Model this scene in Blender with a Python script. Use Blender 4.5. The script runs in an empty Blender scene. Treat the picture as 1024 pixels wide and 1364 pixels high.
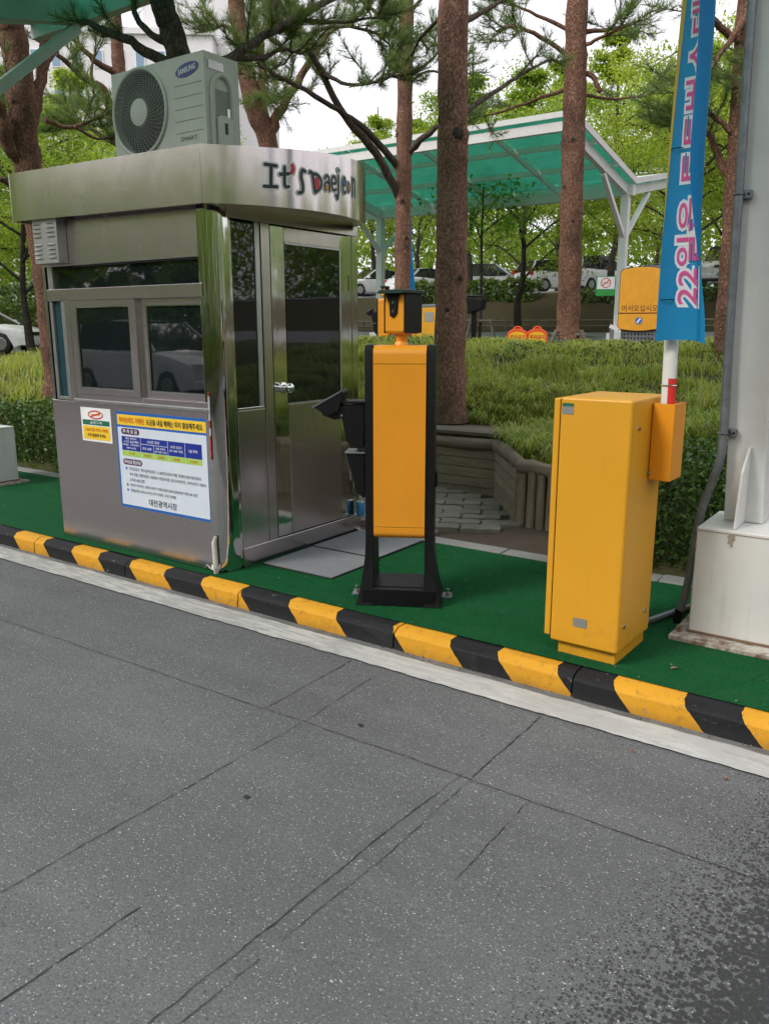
import bpy, bmesh, math, random
import numpy as np
from mathutils import Vector, Matrix
R = math.radians
random.seed(7); rng = np.random.default_rng(11)
sc = bpy.context.scene
col = sc.collection

# ------------------------------------------------------------------ camera, sky, light, exposure
CAMZ = 1.55; YAW = R(35.1); PITCH = math.atan(244 / 1080.0)
cam = bpy.data.cameras.new('camera'); camo = bpy.data.objects.new('camera', cam); col.objects.link(camo)
camo.location = (0, 0, CAMZ); camo.rotation_euler = (math.pi / 2 - PITCH, 0, YAW)
cam.sensor_fit = 'VERTICAL'; cam.sensor_height = 24.0; cam.lens = 24.0 * 1080 / 1364
cam.clip_start = 0.05; cam.clip_end = 2000
sc.camera = camo
world = bpy.data.worlds.new('World'); sc.world = world; world.use_nodes = True
wn = world.node_tree; wn.nodes.clear()
SUN_EL, SUN_AZ = R(43), R(206)
sky = wn.nodes.new('ShaderNodeTexSky'); sky.sky_type = 'NISHITA'; sky.sun_disc = False
sky.sun_elevation = SUN_EL; sky.sun_rotation = SUN_AZ; sky.air_density = 1.0; sky.dust_density = 4.0; sky.ozone_density = 1.0
hs = wn.nodes.new('ShaderNodeHueSaturation'); hs.inputs['Saturation'].default_value = 0.12; hs.inputs['Value'].default_value = 1.0
mx = wn.nodes.new('ShaderNodeMix'); mx.data_type = 'RGBA'; mx.inputs[0].default_value = 0.72      # an even overcast sheet over the clear sky
mx.inputs[7].default_value = (9.3, 9.2, 9.9, 1)
bg = wn.nodes.new('ShaderNodeBackground'); bg.inputs['Strength'].default_value = 0.115
wo = wn.nodes.new('ShaderNodeOutputWorld')
wn.links.new(sky.outputs[0], hs.inputs['Color']); wn.links.new(hs.outputs[0], mx.inputs[6])
wn.links.new(mx.outputs[2], bg.inputs['Color']); wn.links.new(bg.outputs[0], wo.inputs['Surface'])
sun = bpy.data.lights.new('sun', 'SUN'); sun.energy = 1.5; sun.angle = R(16); sun.color = (1.0, 0.97, 0.92)
suno = bpy.data.objects.new('sun', sun); col.objects.link(suno)
sd = Vector((math.sin(SUN_AZ) * math.cos(SUN_EL), math.cos(SUN_AZ) * math.cos(SUN_EL), math.sin(SUN_EL)))
suno.rotation_euler = sd.to_track_quat('Z', 'Y').to_euler(); suno.location = (0, -6, 12)
sc.view_settings.view_transform = 'Standard'; sc.view_settings.look = 'None'
sc.view_settings.exposure = 0.55; sc.view_settings.gamma = 1.0; sc.view_settings.use_curve_mapping = False
sc.render.engine = 'CYCLES'
sc.cycles.use_denoising = True
try: sc.cycles.denoiser = 'OPENIMAGEDENOISE'
except Exception: pass
sc.cycles.max_bounces = 6; sc.cycles.diffuse_bounces = 3; sc.cycles.glossy_bounces = 3
sc.cycles.use_adaptive_sampling = True; sc.cycles.adaptive_threshold = 0.025
sc.cycles.transmission_bounces = 4; sc.cycles.transparent_max_bounces = 5
sc.cycles.caustics_reflective = False; sc.cycles.caustics_refractive = False
sc.cycles.sample_clamp_indirect = 8.0

def at(x, y, d):
    """world point at horizontal distance d along a sight line of the survey photo"""
    cp, sp = math.cos(PITCH), math.sin(PITCH); cy, sy = math.cos(YAW), math.sin(YAW)
    f = np.array([-sy * cp, cy * cp, -sp]); r = np.array([cy, sy, 0.0]); u = np.cross(r, f)
    v = f + r * (x - 512) / 1080 - u * (y - 682) / 1080
    v = v / math.hypot(v[0], v[1]) * d
    return (float(v[0]), float(v[1]), float(v[2] + CAMZ))

# ------------------------------------------------------------------ materials
M = {}
class NT:
    vd = '3D'
    def __init__(s, name):
        m = bpy.data.materials.new(name); m.use_nodes = True; s.m = m; s.t = m.node_tree; s.t.nodes.clear()
        s.out = s.t.nodes.new('ShaderNodeOutputMaterial')
    def n(s, typ, inp=None, **kw):
        x = s.t.nodes.new(typ)
        for k, v in kw.items(): setattr(x, k, v)
        for k, v in (inp or {}).items(): s.set(x, k, v)
        return x
    def set(s, node, k, v):
        sock = node.inputs[k]
        if isinstance(v, bpy.types.NodeSocket): s.t.links.new(v, sock)
        elif isinstance(v, bpy.types.Node): s.t.links.new(v.outputs[0], sock)
        else:
            if isinstance(v, (tuple, list)) and len(v) == 3 and sock.type == 'RGBA': v = (*v, 1)
            sock.default_value = v
    def pos(s): return s.n('ShaderNodeNewGeometry').outputs['Position']
    def obj(s): return s.n('ShaderNodeTexCoord').outputs['Object']
    def mapping(s, vec, scale=(1, 1, 1), rot=(0, 0, 0), loc=(0, 0, 0)):
        return s.n('ShaderNodeMapping', {'Vector': vec, 'Scale': scale, 'Rotation': rot, 'Location': loc}).outputs[0]
    def noise(s, vec, scale, detail=3, rough=0.55, dist=0.0):
        return s.n('ShaderNodeTexNoise', {'Vector': vec, 'Scale': scale, 'Detail': detail, 'Roughness': rough, 'Distortion': dist}).outputs[0]
    def vor(s, vec, scale, feature='F1', rnd=1.0):
        return s.n('ShaderNodeTexVoronoi', {'Vector': vec, 'Scale': scale, 'Randomness': rnd}, feature=feature, voronoi_dimensions=s.vd)
    def ramp(s, fac, stops, interp='LINEAR'):
        x = s.n('ShaderNodeValToRGB', {'Fac': fac}); cr = x.color_ramp; cr.interpolation = interp
        while len(cr.elements) < len(stops): cr.elements.new(0.5)
        for e, (p, c) in zip(cr.elements, stops):
            e.position = p; e.color = (*c, 1) if isinstance(c, (tuple, list)) else (c, c, c, 1)
        return x.outputs[0]
    def math(s, op, a, b=0.0, c=0.0, clamp=False):
        x = s.n('ShaderNodeMath', operation=op, use_clamp=clamp)
        for i, v in enumerate((a, b, c)): s.set(x, i, v)
        return x.outputs[0]
    def mix(s, fac, a, b, blend='MIX'):
        x = s.n('ShaderNodeMix', data_type='RGBA', blend_type=blend)
        s.set(x, 0, fac); s.set(x, 6, a); s.set(x, 7, b); return x.outputs[2]
    def xyz(s, vec): return s.n('ShaderNodeSeparateXYZ', {0: vec}).outputs
    def bump(s, h, strength=0.3, dist=0.01, nrm=None):
        d = {'Height': h, 'Strength': strength, 'Distance': dist}
        if nrm is not None: d['Normal'] = nrm
        return s.n('ShaderNodeBump', d).outputs[0]
    def bsdf(s, color, rough=0.6, metal=0.0, normal=None, **kw):
        d = {'Base Color': color, 'Roughness': rough, 'Metallic': metal}
        d.update(kw)
        if normal is not None: d['Normal'] = normal
        b = s.n('ShaderNodeBsdfPrincipled', d)
        s.t.links.new(b.outputs[0], s.out.inputs[0]); M[s.m.name] = s.m; return b

def plain(name, c, rough=0.5, metal=0.0, var=0.08, scale=6.0, bump=0.0, bscale=60, **kw):
    """a paint or plastic with slight unevenness of tone and gloss"""
    t = NT(name); p = t.obj()
    n = t.noise(p, scale, 4, 0.6)
    cc = t.mix(t.ramp(n, [(0.35, 0.0), (0.7, 1.0)]), tuple(x * (1 - var) for x in c), tuple(min(1, x * (1 + var)) for x in c))
    rr = t.math('ADD', t.math('MULTIPLY', t.noise(p, scale * 3, 3), 0.2), rough - 0.1)
    nr = t.bump(t.noise(p, bscale, 3), bump, 0.004) if bump else None
    t.bsdf(cc, rr, metal, nr, **kw); return M[name]

# asphalt ------------------------------------------------------------
def asphalt(name, base, chips=True, wet=False):
    t = NT(name); p = t.pos(); t.vd = '2D'
    big = t.noise(p, 0.9, 5, 0.6); mid = t.noise(p, 9, 5, 0.7); fine = t.noise(p, 120, 3, 0.7)
    c = t.mix(t.ramp(big, [(0.3, 0.0), (0.72, 1.0)]), tuple(x * .80 for x in base), tuple(x * 1.22 for x in base))
    c = t.mix(t.math('MULTIPLY', t.ramp(mid, [(0.4, 0.0), (0.75, 1.0)]), 0.40), c, tuple(x * .62 for x in base))
    tr = t.noise(t.mapping(p, (0.35, 2.2, 1), (0, 0, 0.12)), 1.6, 5, 0.6); c = t.mix(t.math('MULTIPLY', t.ramp(tr, [(0.5, 0.0), (0.72, 1.0)]), 0.35), c, tuple(x * 1.5 for x in base)); c = t.mix(t.math('MULTIPLY', t.ramp(tr, [(0.3, 1.0), (0.46, 0.0)]), 0.3), c, tuple(x * .6 for x in base))
    c = t.mix(t.math('MULTIPLY', t.ramp(fine, [(0.38, 1.0), (0.56, 0.0)]), 0.6), c, tuple(x * .45 for x in base))
    h = t.math('ADD', t.math('MULTIPLY', fine, 0.5), t.math('MULTIPLY', t.noise(p, 45, 3), 0.7))
    rough = 0.8
    if chips:
        pw = t.n('ShaderNodeVectorMath', {0: p, 1: t.n('ShaderNodeVectorMath', {0: t.n('ShaderNodeTexNoise', {'Vector': p, 'Scale': 60.0}).outputs['Color'], 3: 0.012}, operation='SCALE').outputs[0]}, operation='ADD').outputs[0]
        pw = t.mapping(pw, (1.0, 1.45, 1.0), (0, 0, 0.6))
        for sc_, thr, rad, cc, am in ((125, 0.94, 0.30, (0.42, 0.42, 0.405), 0.75), (230, 0.91, 0.40, (0.31, 0.31, 0.305), 0.55), (66, 0.988, 0.19, (0.56, 0.55, 0.52), 0.85), (80, 0.94, 0.36, tuple(x * .42 for x in base), 0.6), (30, 0.988, 0.15, tuple(x * .32 for x in base), 0.6)):
            v = t.vor(pw, sc_)
            rnd = t.n('ShaderNodeSeparateColor', {0: v.outputs['Color']}).outputs[0]
            dens = t.math('ADD', thr, t.math('MULTIPLY', t.math('SUBTRACT', 0.5, mid), 0.18))
            k = t.math('MULTIPLY', t.math('GREATER_THAN', rnd, dens), t.math('LESS_THAN', v.outputs['Distance'], rad))
            c = t.mix(t.math('MULTIPLY', k, am), c, cc)
    if wet:
        o = t.xyz(p)
        edge = t.math('ADD', t.math('SUBTRACT', o[0], t.math('MULTIPLY', o[1], 0.178)), 0.28)
        grad = t.ramp(t.math('ADD', t.math('MULTIPLY', t.math('ADD', edge, 0.74), 2.1), t.math('MULTIPLY', t.math('SUBTRACT', big, 0.5), 0.5)), [(0.0, 0.0), (1.0, 1.0)])
        v = t.vor(p, 74); v2 = t.vor(t.mapping(p, loc=(3, 1, 0)), 130)
        r1 = t.n('ShaderNodeSeparateColor', {0: v.outputs['Color']}).outputs[0]
        r2 = t.n('ShaderNodeSeparateColor', {0: v2.outputs['Color']}).outputs[0]
        dd = t.math('ADD', v.outputs['Distance'], t.math('MULTIPLY', t.math('SUBTRACT', t.noise(p, 90, 2), 0.5), 0.35))
        k1 = t.math('MULTIPLY', t.math('LESS_THAN', r1, t.math('MULTIPLY', grad, 0.95)), t.math('MULTIPLY', t.math('SUBTRACT', t.math('ADD', 0.22, t.math('MULTIPLY', grad, 0.70)), dd), 3.5, clamp=True))
        k2 = t.math('MULTIPLY', t.math('LESS_THAN', r2, t.math('MULTIPLY', grad, 0.6)), t.math('MULTIPLY', t.math('SUBTRACT', 0.5, v2.outputs['Distance']), 4.0, clamp=True))
        k = t.math('MAXIMUM', k1, k2)
        c = t.mix(t.math('MULTIPLY', k, 0.88), c, tuple(x * .17 for x in base))
        rough = t.math('SUBTRACT', 0.8, t.math('MULTIPLY', k, 0.22))
    t.bsdf(c, rough, 0, t.bump(h, 0.55, 0.004), **{'Specular IOR Level': 0.35})
asphalt('asphalt', (0.126, 0.1275, 0.130), True, True)
asphalt('asphalt_far', (0.16, 0.16, 0.165), False)

# road paint
t = NT('road_paint'); p = t.pos()
n = t.noise(p, 14, 6, 0.75); n2 = t.noise(t.mapping(p, (0.6, 5, 1)), 5, 4, 0.6)
wear = t.ramp(t.math('ADD', t.math('MULTIPLY', n, 0.55), t.math('MULTIPLY', n2, 0.5)), [(0.38, 1.0), (0.50, 0.0)])
c = t.mix(t.noise(p, 3, 4), (0.42, 0.41, 0.39), (0.57, 0.56, 0.535)); wx = t.ramp(t.math('MULTIPLY', t.math('ADD', t.xyz(p)[0], 6.0), 0.25), [(0.0, 0.95), (0.85, 0.9), (1.0, 0.45)])
wear2 = t.ramp(t.math('ADD', t.noise(t.mapping(p, (1.2, 7, 1), (0, 0, .5)), 4, 6, 0.75), t.math('MULTIPLY', t.math('SUBTRACT', t.noise(p, 1.3, 3), .5), .5)), [(0.42, 0.0), (0.56, 1.0)])
c = t.mix(t.math('MULTIPLY', wear, 0.8), c, (0.30, 0.30, 0.29)); c = t.mix(t.math('MULTIPLY', wear2, wx), c, (0.30, 0.295, 0.28))
v = t.vor(p, 60); c = t.mix(t.math('MULTIPLY', t.math('LESS_THAN', v.outputs['Distance'], 0.13), 0.5), c, (0.2, 0.2, 0.2))
t.bsdf(c, 0.75, 0, t.bump(n, 0.5, 0.004))
# gutter concrete
t = NT('gutter_concrete'); p = t.pos()
n = t.noise(p, 8, 6, 0.7); c = t.mix(t.ramp(n, [(0.3, 0.0), (0.7, 1.0)]), (0.10, 0.10, 0.098), (0.20, 0.195, 0.19))
c = t.mix(t.math('MULTIPLY', t.ramp(t.noise(t.mapping(p, (1, 6, 1)), 6, 5), [(0.55, 0.0), (0.7, 1.0)]), 0.5), c, (0.05, 0.045, 0.04))
t.bsdf(c, 0.85, 0, t.bump(t.noise(p, 90, 3), 0.5, 0.004))

# kerb paint : yellow and black slanted bands, chipped
STR = [-5.819, -5.486, -5.135, -4.791, -4.515, -4.18, -3.88, -3.539, -3.205, -2.857, -2.543, -2.173, -1.86, -1.593, -1.318, -1.051, -0.768, -0.546, -0.25]
t = NT('kerb_paint'); p = t.pos(); o = t.xyz(p)
cx = t.math('SUBTRACT', o[0], t.math('MULTIPLY', t.math('SUBTRACT', 0.105, o[2]), 0.95))
cx = t.math('ADD', cx, t.math('MULTIPLY', t.math('SUBTRACT', t.noise(p, 30, 2), 0.5), 0.012))
pre = [-5.819 - 0.34 * k for k in range(8, 0, -1)]; allx = pre + STR
x0, x1 = allx[0] - 0.4, 0.3
stops = [(0.0, (1, 1, 1))]
for i, xx in enumerate(allx): stops.append(((xx - x0) / (x1 - x0), (0, 0, 0) if (i - 8) % 2 == 0 else (1, 1, 1)))
isy = t.ramp(t.math('DIVIDE', t.math('SUBTRACT', cx, x0), x1 - x0), stops, 'CONSTANT')
yel = t.mix(t.noise(p, 5, 5, 0.7), (0.56, 0.255, 0.018), (0.70, 0.345, 0.026)); blk = t.mix(t.noise(p, 12, 5, 0.7), (0.007, 0.0075, 0.0085), (0.021, 0.021, 0.023))
c = t.mix(isy, blk, yel)
dirt = t.ramp(t.noise(p, 22, 6, 0.75), [(0.54, 0.0), (0.70, 1.0)])
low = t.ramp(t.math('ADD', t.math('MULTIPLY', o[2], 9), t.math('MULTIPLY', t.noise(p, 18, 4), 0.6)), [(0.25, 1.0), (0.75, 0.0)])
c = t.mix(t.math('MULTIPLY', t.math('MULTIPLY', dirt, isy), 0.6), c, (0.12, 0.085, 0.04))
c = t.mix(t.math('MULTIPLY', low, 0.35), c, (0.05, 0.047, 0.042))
chip = t.ramp(t.noise(t.mapping(p, loc=(4, 2, 1)), 16, 7, 0.72), [(0.665, 0.0), (0.685, 1.0)])
c = t.mix(chip, c, (0.26, 0.25, 0.235))
scr = t.ramp(t.noise(t.mapping(p, (2, 14, 14)), 14, 4, 0.7), [(0.66, 0.0), (0.70, 1.0)])
c = t.mix(t.math('MULTIPLY', scr, 0.5), c, (0.33, 0.32, 0.30))
t.bsdf(c, 0.65, 0, t.bump(t.math('ADD', t.noise(p, 40, 5, 0.7), t.math('MULTIPLY', chip, -0.8)), 0.45, 0.006), **{'Specular IOR Level': 0.2})

# artificial turf
t = NT('turf'); p = t.pos()
c = t.mix(t.noise(p, 2.2, 5, 0.65), (0.008, 0.098, 0.028), (0.013, 0.132, 0.040))
f = t.noise(p, 260, 2, 0.8); c = t.mix(t.math('MULTIPLY', t.ramp(f, [(0.4, 1.0), (0.62, 0.0)]), 0.6), c, (0.003, 0.028, 0.012))
tr = t.ramp(t.noise(t.mapping(p, (0.5, 2.5, 1)), 3, 5, 0.6), [(0.52, 0.0), (0.72, 1.0)]); c = t.mix(t.math('MULTIPLY', tr, 0.35), c, (0.035, 0.10, 0.05))
v = t.vor(p, 26); rr = t.n('ShaderNodeSeparateColor', {0: v.outputs['Color']}).outputs[0]
lint = t.math('MULTIPLY', t.math('GREATER_THAN', rr, 0.975), t.math('LESS_THAN', v.outputs['Distance'], 0.12)); c = t.mix(lint, c, (0.3, 0.3, 0.25))
t.bsdf(c, 0.9, 0, t.bump(f, 0.9, 0.006), **{'Specular IOR Level': 0.12})
t = NT('turf_fibre'); k = t.n('ShaderNodeNewGeometry').outputs['Random Per Island']
c = t.mix(k, (0.008, 0.102, 0.029), (0.013, 0.140, 0.041)); t.bsdf(c, 0.8, 0, **{'Specular IOR Level': 0.12})
# grey felt mat
t = NT('felt'); p = t.pos(); f = t.noise(p, 240, 3, 0.8)
c = t.mix(t.noise(p, 7, 4, 0.7), (0.17, 0.175, 0.185), (0.25, 0.255, 0.265)); c = t.mix(t.math('MULTIPLY', t.ramp(f, [(0.35, 1.0), (0.6, 0.0)]), 0.4), c, (0.10, 0.10, 0.11))
t.bsdf(c, 0.95, 0, t.bump(f, 0.7, 0.004))
plain('rubber_edge', (0.012, 0.012, 0.013), 0.7)
# granite
t = NT('granite'); p = t.pos(); f = t.noise(p, 190, 3, 0.8)
c = t.mix(t.noise(p, 6, 5, 0.7), (0.20, 0.19, 0.175), (0.34, 0.33, 0.31)); c = t.mix(t.math('MULTIPLY', t.ramp(f, [(0.38, 1.0), (0.52, 0.0)]), 0.6), c, (0.07, 0.07, 0.07))
t.bsdf(c, 0.8, 0, t.bump(f, 0.5, 0.003))
# pavers
t = NT('paver'); p = t.pos(); oi = t.n('ShaderNodeObjectInfo').outputs['Random']
c = t.mix(oi, (0.14, 0.132, 0.108), (0.235, 0.222, 0.185)); c = t.mix(t.ramp(t.noise(p, 9, 5, 0.7), [(0.35, 0.0), (0.75, 1.0)]), c, (0.13, 0.127, 0.095))
c = t.mix(t.math('MULTIPLY', t.ramp(t.noise(p, 3.0, 4, 0.6), [(0.45, 0.0), (0.7, 1.0)]), 0.5), c, (0.06, 0.075, 0.04))
t.bsdf(c, 0.9, 0, t.bump(t.noise(p, 80, 4, 0.7), 0.6, 0.004))
# soil
t = NT('soil'); p = t.pos()
c = t.mix(t.noise(p, 5, 6, 0.7), (0.045, 0.030, 0.020), (0.12, 0.085, 0.058)); c = t.mix(t.ramp(t.noise(p, 60, 4, 0.8), [(0.6, 0.0), (0.75, 1.0)]), c, (0.20, 0.16, 0.11))
t.bsdf(c, 0.95, 0, t.bump(t.noise(p, 40, 6, 0.75), 0.9, 0.02))
# weathered timber
def timber(name, a, b, axis=0, moss=0.25):
    t = NT(name); p = t.obj(); oi = t.n('ShaderNodeObjectInfo').outputs['Random']
    s = [22, 22, 22]; s[axis] = 1.2
    pp = t.n('ShaderNodeVectorMath', {0: p, 1: t.n('ShaderNodeCombineXYZ', {0: t.math('MULTIPLY', oi, 17), 1: t.math('MULTIPLY', oi, 9), 2: oi}).outputs[0]}, operation='ADD').outputs[0]
    g = t.noise(t.mapping(pp, tuple(s)), 3, 6, 0.7)
    c = t.mix(t.ramp(g, [(0.3, 0.0), (0.7, 1.0)]), a, b); c = t.mix(t.math('MULTIPLY', oi, 0.35), c, tuple(x * .6 for x in a))
    c = t.mix(t.math('MULTIPLY', t.ramp(t.noise(pp, 6, 5, 0.7), [(0.5, 0.0), (0.75, 1.0)]), moss), c, (0.05, 0.06, 0.03))
    t.bsdf(c, 0.85, 0, t.bump(g, 0.6, 0.006))
timber('timber_board', (0.17, 0.135, 0.090), (0.34, 0.285, 0.20), 0, 0.3)
timber('timber_dark', (0.085, 0.068, 0.050), (0.21, 0.175, 0.135), 0, 0.15)
timber('timber_stake', (0.13, 0.098, 0.064), (0.30, 0.245, 0.175), 2, 0.3)
timber('timber_log', (0.11, 0.080, 0.055), (0.27, 0.21, 0.155), 0, 0.2)
# ground under the grass
t = NT('bank_ground'); p = t.pos(); o = t.xyz(p)
c = t.mix(t.ramp(t.noise(p, 2.2, 6, 0.7), [(0.4, 0.0), (0.6, 1.0)]), (0.12, 0.088, 0.048), (0.070, 0.095, 0.024))
c = t.mix(t.ramp(t.noise(p, 30, 5, 0.75), [(0.35, 0.0), (0.7, 1.0)]), c, (0.03, 0.04, 0.015))
brown = t.ramp(o[1], [(0.0, 0.0), (1.0, 1.0)])
emb = t.math('MULTIPLY', t.math('GREATER_THAN', o[1], 25.0), t.math('LESS_THAN', o[1], 30.4))
c = t.mix(t.math('MULTIPLY', emb, 0.8), c, t.mix(t.noise(p, 6, 5, 0.7), (0.022, 0.016, 0.010), (0.055, 0.041, 0.025)))
t.bsdf(c, 0.95, 0, t.bump(t.noise(p, 25, 6, 0.75), 0.8, 0.03), **{'Specular IOR Level': 0.08})
# plants
def leafmat(name, stops, trans=0.35, rough=0.5, noise=None, spec=0.35):
    t = NT(name); k = t.n('ShaderNodeNewGeometry').outputs['Random Per Island']
    c = t.ramp(k, stops)
    if noise:
        n = t.ramp(t.noise(t.pos(), noise[0], 4, 0.6), [(0.42, 0.0), (0.64, 1.0)]); c = t.mix(t.math('MULTIPLY', n, noise[2]), c, noise[1])
    b = t.bsdf(c, rough, 0, **{'Specular IOR Level': spec})
    tr = t.n('ShaderNodeBsdfTranslucent', {'Color': t.mix(1.0, c, (1.5, 1.5, 0.75), 'MULTIPLY')})
    ms = t.n('ShaderNodeMixShader', {0: trans, 1: b.outputs[0], 2: tr.outputs[0]}); t.t.links.new(ms.outputs[0], t.out.inputs[0])
leafmat('grass_blade', [(0.0, (0.15, 0.21, 0.032)), (0.45, (0.27, 0.36, 0.060)), (0.78, (0.39, 0.47, 0.10)), (0.88, (0.36, 0.37, 0.13)), (0.93, (0.48, 0.39, 0.19))], 0.40, 0.45, (1.6, (0.32, 0.31, 0.09), 0.5))
leafmat('hedge_leaf', [(0.0, (0.026, 0.055, 0.012)), (0.6, (0.055, 0.110, 0.022)), (0.95, (0.10, 0.18, 0.036)), (1.0, (0.15, 0.23, 0.05))], 0.25, 0.4)
leafmat('hedge_leaf_pale', [(0.0, (0.045, 0.075, 0.018)), (0.6, (0.085, 0.14, 0.03)), (1.0, (0.15, 0.22, 0.05))], 0.3, 0.45)
leafmat('tree_leaf', [(0.0, (0.115, 0.185, 0.026)), (0.5, (0.195, 0.285, 0.044)), (1.0, (0.31, 0.41, 0.08))], 0.58, 0.45)
leafmat('tree_leaf_yellow', [(0.0, (0.165, 0.235, 0.032)), (0.5, (0.265, 0.35, 0.052)), (1.0, (0.39, 0.47, 0.09))], 0.58, 0.45)
leafmat('tree_leaf_deep', [(0.0, (0.105, 0.17, 0.024)), (0.5, (0.18, 0.260, 0.038)), (1.0, (0.27, 0.36, 0.06))], 0.55, 0.45)
leafmat('pine_needle', [(0.0, (0.065, 0.115, 0.034)), (0.6, (0.125, 0.195, 0.058)), (0.93, (0.18, 0.26, 0.08)), (1.0, (0.20, 0.18, 0.09))], 0.40, 0.45)
leafmat('flower', [(0.0, (0.5, 0.12, 0.25)), (1.0, (0.65, 0.3, 0.4))], 0.3)
def bark(name, a, b, dark, sc_=9.0, grey_low=False):
    t = NT(name); p = t.pos()
    pm = t.mapping(p, (1, 1, 0.42)); w = t.noise(pm, sc_ * 1.3, 4, 0.7)
    pv = t.n('ShaderNodeVectorMath', {0: pm, 1: t.n('ShaderNodeVectorMath', {0: t.n('ShaderNodeTexNoise', {'Vector': pm, 'Scale': sc_ * 2.0}).outputs['Color'], 3: 0.06}, operation='SCALE').outputs[0]}, operation='ADD').outputs[0]
    v = t.vor(pv, sc_ * 4.2, 'DISTANCE_TO_EDGE'); e = t.ramp(v.outputs['Distance'], [(0.0, 0.35), (0.16, 1.0)])
    c = t.mix(t.ramp(w, [(0.3, 0.0), (0.7, 1.0)]), a, b); c = t.mix(t.ramp(t.noise(p, 34, 5, 0.75), [(0.5, 0.0), (0.75, 1.0)]), c, tuple(min(1, x * 1.6 + .02) for x in b))
    c = t.mix(t.ramp(t.noise(p, 3.5, 4), [(0.5, 0.0), (0.7, 0.55)]), c, dark)
    c = t.mix(e, dark, c)
    if grey_low:
        o = t.xyz(p); gl = t.ramp(t.math('ADD', t.math('MULTIPLY', o[2], 0.5), t.math('MULTIPLY', t.math('SUBTRACT', w, 0.5), 0.5)), [(0.30, 1.0), (0.42, 0.0)])
        c = t.mix(t.math('MULTIPLY', gl, 0.7), c, (0.075, 0.062, 0.048))
    h = t.math('ADD', t.math('MULTIPLY', e, 0.8), t.noise(p, 60, 5, 0.75))
    t.bsdf(c, 0.9, 0, t.bump(h, 0.9, 0.02), **{'Specular IOR Level': 0.2})
bark('pine_bark', (0.235, 0.118, 0.078), (0.38, 0.205, 0.145), (0.08, 0.048, 0.037), 9.0, True)
bark('pine_bark_red', (0.185, 0.090, 0.056), (0.31, 0.165, 0.11), (0.055, 0.036, 0.028), 9.0)
bark('pine_bark_grey', (0.095, 0.072, 0.058), (0.19, 0.145, 0.118), (0.035, 0.027, 0.022), 8.0)
bark('tree_bark', (0.030, 0.025, 0.020), (0.070, 0.058, 0.045), (0.014, 0.012, 0.010), 5.0)
plain('knot', (0.040, 0.028, 0.022), 0.95, 0, 0.5, 40, bump=0.8)

# metals, glass, paint ------------------------------------------------
def brushed(name, base, rough, axis, streak=0.5, dirt=0.25):
    t = NT(name); p = t.pos(); s = [140, 140, 140]; s[axis] = 2.5
    g = t.noise(t.mapping(p, tuple(s)), 2.0, 4, 0.7)
    wv = t.noise(t.mapping(p, (1.2, 1.2, 0.6)), 1.8, 3, 0.5)
    c = t.mix(t.ramp(g, [(0.3, 0.0), (0.7, 1.0)]), tuple(x * .95 for x in base), tuple(min(1, x * 1.04) for x in base))
    sm = t.ramp(t.noise(t.mapping(p, (3, 3, .7)), 4, 6, 0.7), [(0.5, 0.0), (0.78, 1.0)]); c = t.mix(t.math('MULTIPLY', sm, dirt), c, tuple(x * .55 for x in base))
    r = t.math('ADD', t.math('ADD', rough - 0.02, t.math('MULTIPLY', g, 0.04)), t.math('MULTIPLY', sm, 0.05))
    nb = t.bump(wv, 0.10, 0.05)
    t.bsdf(c, r, 1.0, nb)
brushed('steel_brushed', (0.66, 0.59, 0.585), 0.24, 0)
brushed('steel_brushed_side', (0.60, 0.54, 0.54), 0.22, 1)
brushed('steel_fascia', (0.70, 0.63, 0.625), 0.20, 0, dirt=0.15)
brushed('steel_sign', (0.58, 0.53, 0.52), 0.15, 2, dirt=0.15)
t = NT('steel_polished'); p = t.pos(); w = t.noise(t.mapping(p, (1, 1, 0.35)), 5, 3, 0.5); d = t.noise(p, 12, 6, 0.7)
t.bsdf(t.mix(t.ramp(d, [(0.55, 0.0), (0.8, 1.0)]), (0.66, 0.65, 0.62), (0.5, 0.48, 0.44)), t.math('ADD', 0.045, t.math('MULTIPLY', d, 0.05)), 1.0, t.bump(w, 0.16, 0.02))
plain('steel_grey_box', (0.42, 0.42, 0.40), 0.42, 0.75, 0.06, 9)
plain('aluminium', (0.50, 0.50, 0.485), 0.35, 0.9, 0.08, 12)
plain('chrome', (0.75, 0.75, 0.74), 0.12, 1.0, 0.03)
plain('galvanised', (0.20, 0.215, 0.23), 0.45, 0.55, 0.18, 20)
plain('bolt_steel', (0.45, 0.43, 0.40), 0.4, 0.9, 0.2, 60)
t = NT('dark_glass'); p = t.pos()
t.bsdf(t.mix(t.noise(p, 2.0, 3), (0.004, 0.006, 0.006), (0.010, 0.016, 0.016)), 0.02, 0, t.bump(t.noise(p, 1.5, 2), 0.03, 0.02), **{'IOR': 1.52, 'Specular IOR Level': 0.9})
plain('teal_glass', (0.02, 0.06, 0.075), 0.08, 0, 0.2, 4)
plain('seal_black', (0.006, 0.006, 0.006), 0.5, **{'Specular IOR Level': 0.2})
plain('paint_amber', (0.74, 0.29, 0.014), 0.38, 0, 0.035, 3, 0.05, 120, **{'Coat Weight': 0.15, 'Coat Roughness': 0.3})
t = NT('paint_gate'); p = t.pos(); o = t.xyz(p); n = t.noise(p, 3, 4, 0.6)
c = t.mix(n, (0.62, 0.285, 0.012), (0.70, 0.335, 0.016))
st = t.ramp(t.noise(t.mapping(p, (26, 26, 0.8)), 1.6, 5, 0.7), [(0.55, 0.0), (0.8, 1.0)]); c = t.mix(t.math('MULTIPLY', st, 0.16), c, (0.36, 0.19, 0.05))
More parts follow.
